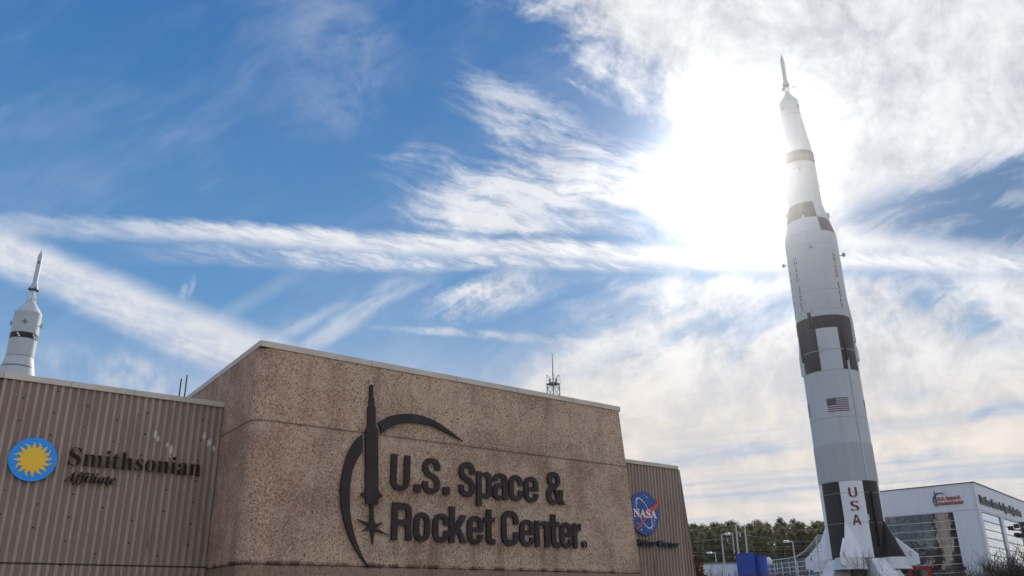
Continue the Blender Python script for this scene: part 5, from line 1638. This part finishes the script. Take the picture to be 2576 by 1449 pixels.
def bare_plant(name, pos, top, label, seed, stems, spread, levels, base_r, m, cat, width=1.0, part='branches', group=None, **k):
    g = gz(pos.x, pos.y)
    H = top - g
    root = empty(name, (pos.x, pos.y, g - .05), 0, label=label, cat=cat, group=group)
    bm = bare_mesh(seed, H, stems, spread, levels, base_r, **k)
    for v in bm.verts: v.co.x *= width; v.co.y *= width
    obj(part, bm, m, root)
    return root
z5 = lambda x, y, hd: at_px((2950 + x / 3.622) / S_, (1760 + y / 3.622) / S_, hd)
z8 = lambda x, y, hd: at_px((3280 + x / 3.534) / S_, (1750 + y / 3.534) / S_, hd)
def plants():
    for seed, (x, y), hd, lab in ((3, (815, 965), 60, 'taller leafless sapling in front of the moon rocket'), (8, (980, 1045), 60, 'shorter leafless sapling in front of the moon rocket, right of the taller')):
        p = z5(x, y, hd)
        bare_plant('bare_tree', p, p.z, lab, seed, 1, .05, 3, .05, M_TWIG, 'tree', .62, kids=(4, 6), group='leafless saplings before the rocket', twig=.0075, up=.5)
    p = z5(1180, 1235, 58); bare_plant('bare_tree', p, p.z, 'low leafless sapling at the foot of the white rocket stand', 21, 1, .2, 3, .04, M_TWIG, 'tree', 1.3, kids=(4, 6), twig=.007)
    p = z8(1245, 1130, 60); bare_plant('bare_tree', p, p.z, 'leafless sapling against the pale corner of the white hall', 5, 1, .1, 3, .04, M_TWIG, 'tree', 1.0, kids=(5, 8), twig=.0075)
    p = z8(1000, 1180, 62); bare_plant('bare_tree', p, p.z, 'leafless sapling against the dark glass of the white hall', 15, 2, .3, 3, .035, M_TWIG, 'tree', 1.5, kids=(4, 6), twig=.007)
    # big bare bush on the right
    p = z8(1905, 960, 38); bare_plant('bare_bush', p, p.z, 'large dense leafless bush in front of the white hall', 31, 26, .95, 4, .03, M_TWIG, 'bush', 1.25, kids=(4, 6), twig=.007, up=.25)
    p = z8(1640, 1075, 40); bare_plant('bare_bush', p, p.z, 'smaller leafless bush left of the large dense one', 32, 18, .9, 4, .025, M_TWIG, 'bush', 1.2, kids=(4, 6), twig=.007, up=.3)
    for seed, px, py, hd, lab in ((51, 500, 935, 70, 'leafless reddish shrub nearest the tall lamp, left of its post'), (52, 830, 925, 72, 'leafless reddish shrub between the tall lamp and the blue slab'), (53, 985, 870, 78, 'leafless reddish shrub in front of the blue slab'), (54, 1640, 930, 80, 'leafless reddish shrub before the glass pavilion'), (55, 1800, 1000, 80, 'low leafless shrub under the right street lamp')):
        p = z7(px, py, hd)
        bare_plant('bare_shrub', p, p.z, lab, seed, 8, .7, 3, .025, M_REDTWIG, 'shrub', 1.3, kids=(3, 5), group='leafless reddish shrubs along the path', twig=.011, up=.35)
    # rusty evergreens
    def evergreen(p, w, label, seed, n):
        g = gz(p.x, p.y); H = p.z - g
        root = empty('evergreen_shrub', (p.x, p.y, g), 0, label=label, cat='shrub')
        r = random.Random(seed); cs = []
        for k in range(n):
            f = r.random(); a = r.uniform(0, 2 * pi); rr = w * (1 - f) ** .6 * r.uniform(.3, 1)
            cs.append((rr * cos(a), rr * sin(a), .1 + f * (H - .3), .32))
        V, F = leaf_cloud(seed, cs, 40, .07, 1.0)
        raw('foliage', [tuple(v) for v in V], F, M_RUSTLEAF, root)
        bm = bmesh.new(); tube(bm, (0, 0, 0), (0, 0, H * .8), .06, .02, 7); obj('stem', bm, M_TWIG, root)
    evergreen(z7(215, 770, 42), .8, 'narrow rusty evergreen at the edge of the fluted wing', 61, 110)
    evergreen(z7(305, 985, 43), .85, 'low rusty evergreen bush beside the fluted wing', 62, 70)
    def cone_tree(p, label, seed):
        g = gz(p.x, p.y); H = p.z - g
        root = empty('cone_tree', (p.x, p.y, g), 0, label=label, cat='tree', group='small rusty conifers before the wood')
        r = random.Random(seed); cs = []
        for k in range(70):
            f = r.random() ** 1.3; a = r.uniform(0, 2 * pi); rr = 1.25 * (1 - f) * r.uniform(.5, 1)
            cs.append((rr * cos(a), rr * sin(a), .4 + f * (H - .5), .45))
        V, F = leaf_cloud(seed, cs, 26, .16, 1.0)
        raw('foliage', [tuple(v) for v in V], F, M_RUSTLEAF, root)
        bm = bmesh.new(); tube(bm, (0, 0, 0), (0, 0, H * .9), .12, .03, 7); obj('trunk', bm, M_BARK, root)
    cone_tree(z7(735, 700, 150), 'small rusty pointed conifer right of the tall lamp', 71)
    cone_tree(z7(900, 735, 152), 'small rusty pointed conifer just left of the blue slab', 72)
plants()

# a wood to the west: out of the picture, but the mirror glass of the hall shows it
def west_wood():
    r = random.Random(77)
    V, F = [], []
    for k in range(75):
        x, y = -88 + r.uniform(-9, 9), -80 + 180 * k / 75 + r.uniform(-2, 2)
        H = r.uniform(19, 29)
        cs = []
        for j in range(14):
            f = r.uniform(.35, 1); a = r.uniform(0, 6.28)
            cs.append((x + 2.4 * cos(a) * (1.15 - f), y + 2.4 * sin(a) * (1.15 - f), H * f, r.uniform(1.0, 1.9)))
        v, f_ = leaf_cloud(1000 + k, cs, 22, .55, .8)
        n = len(V); V += [tuple(p) for p in v]; F += [tuple(i + n for i in q) for q in f_]
        n = len(V)
        for i in range(6): V += [(x + .3 * cos(i * 1.047), y + .3 * sin(i * 1.047), -.2), (x + .12 * cos(i * 1.047), y + .12 * sin(i * 1.047), H * .95)]
        F += [(n + 2 * i, n + 2 * ((i + 1) % 6), n + 2 * ((i + 1) % 6) + 1, n + 2 * i + 1) for i in range(6)]
    raw('west_wood', V, F, mat('winter_wood', lambda t: t.mix(t.noise(t.P, .25, 4), (.075, .055, .035), (.14, .10, .055)), rough=.9, spec=.1), None, kind='stuff', label='brown winter wood mirrored in the hall glass')
west_wood()

# ================================================================== thin haze volume, added to give veiling glare towards the sun
def haze():
    bm = bmesh.new(); box(bm, (-330, -120, -1.5), (330, 330, 118))
    m = bpy.data.materials.new('glare_haze'); m.use_nodes = True
    nt = m.node_tree; nt.nodes.clear()
    o = nt.nodes.new('ShaderNodeOutputMaterial'); v = nt.nodes.new('ShaderNodeVolumePrincipled')
    v.inputs['Color'].default_value = (.96, .97, 1.0, 1); v.inputs['Density'].default_value = .0001; v.inputs['Anisotropy'].default_value = .95
    nt.links.new(v.outputs[0], o.inputs['Volume'])
    obj('haze', bm, m, None, kind='stuff', label='thin pale haze added for the glare around the low sun')
haze()
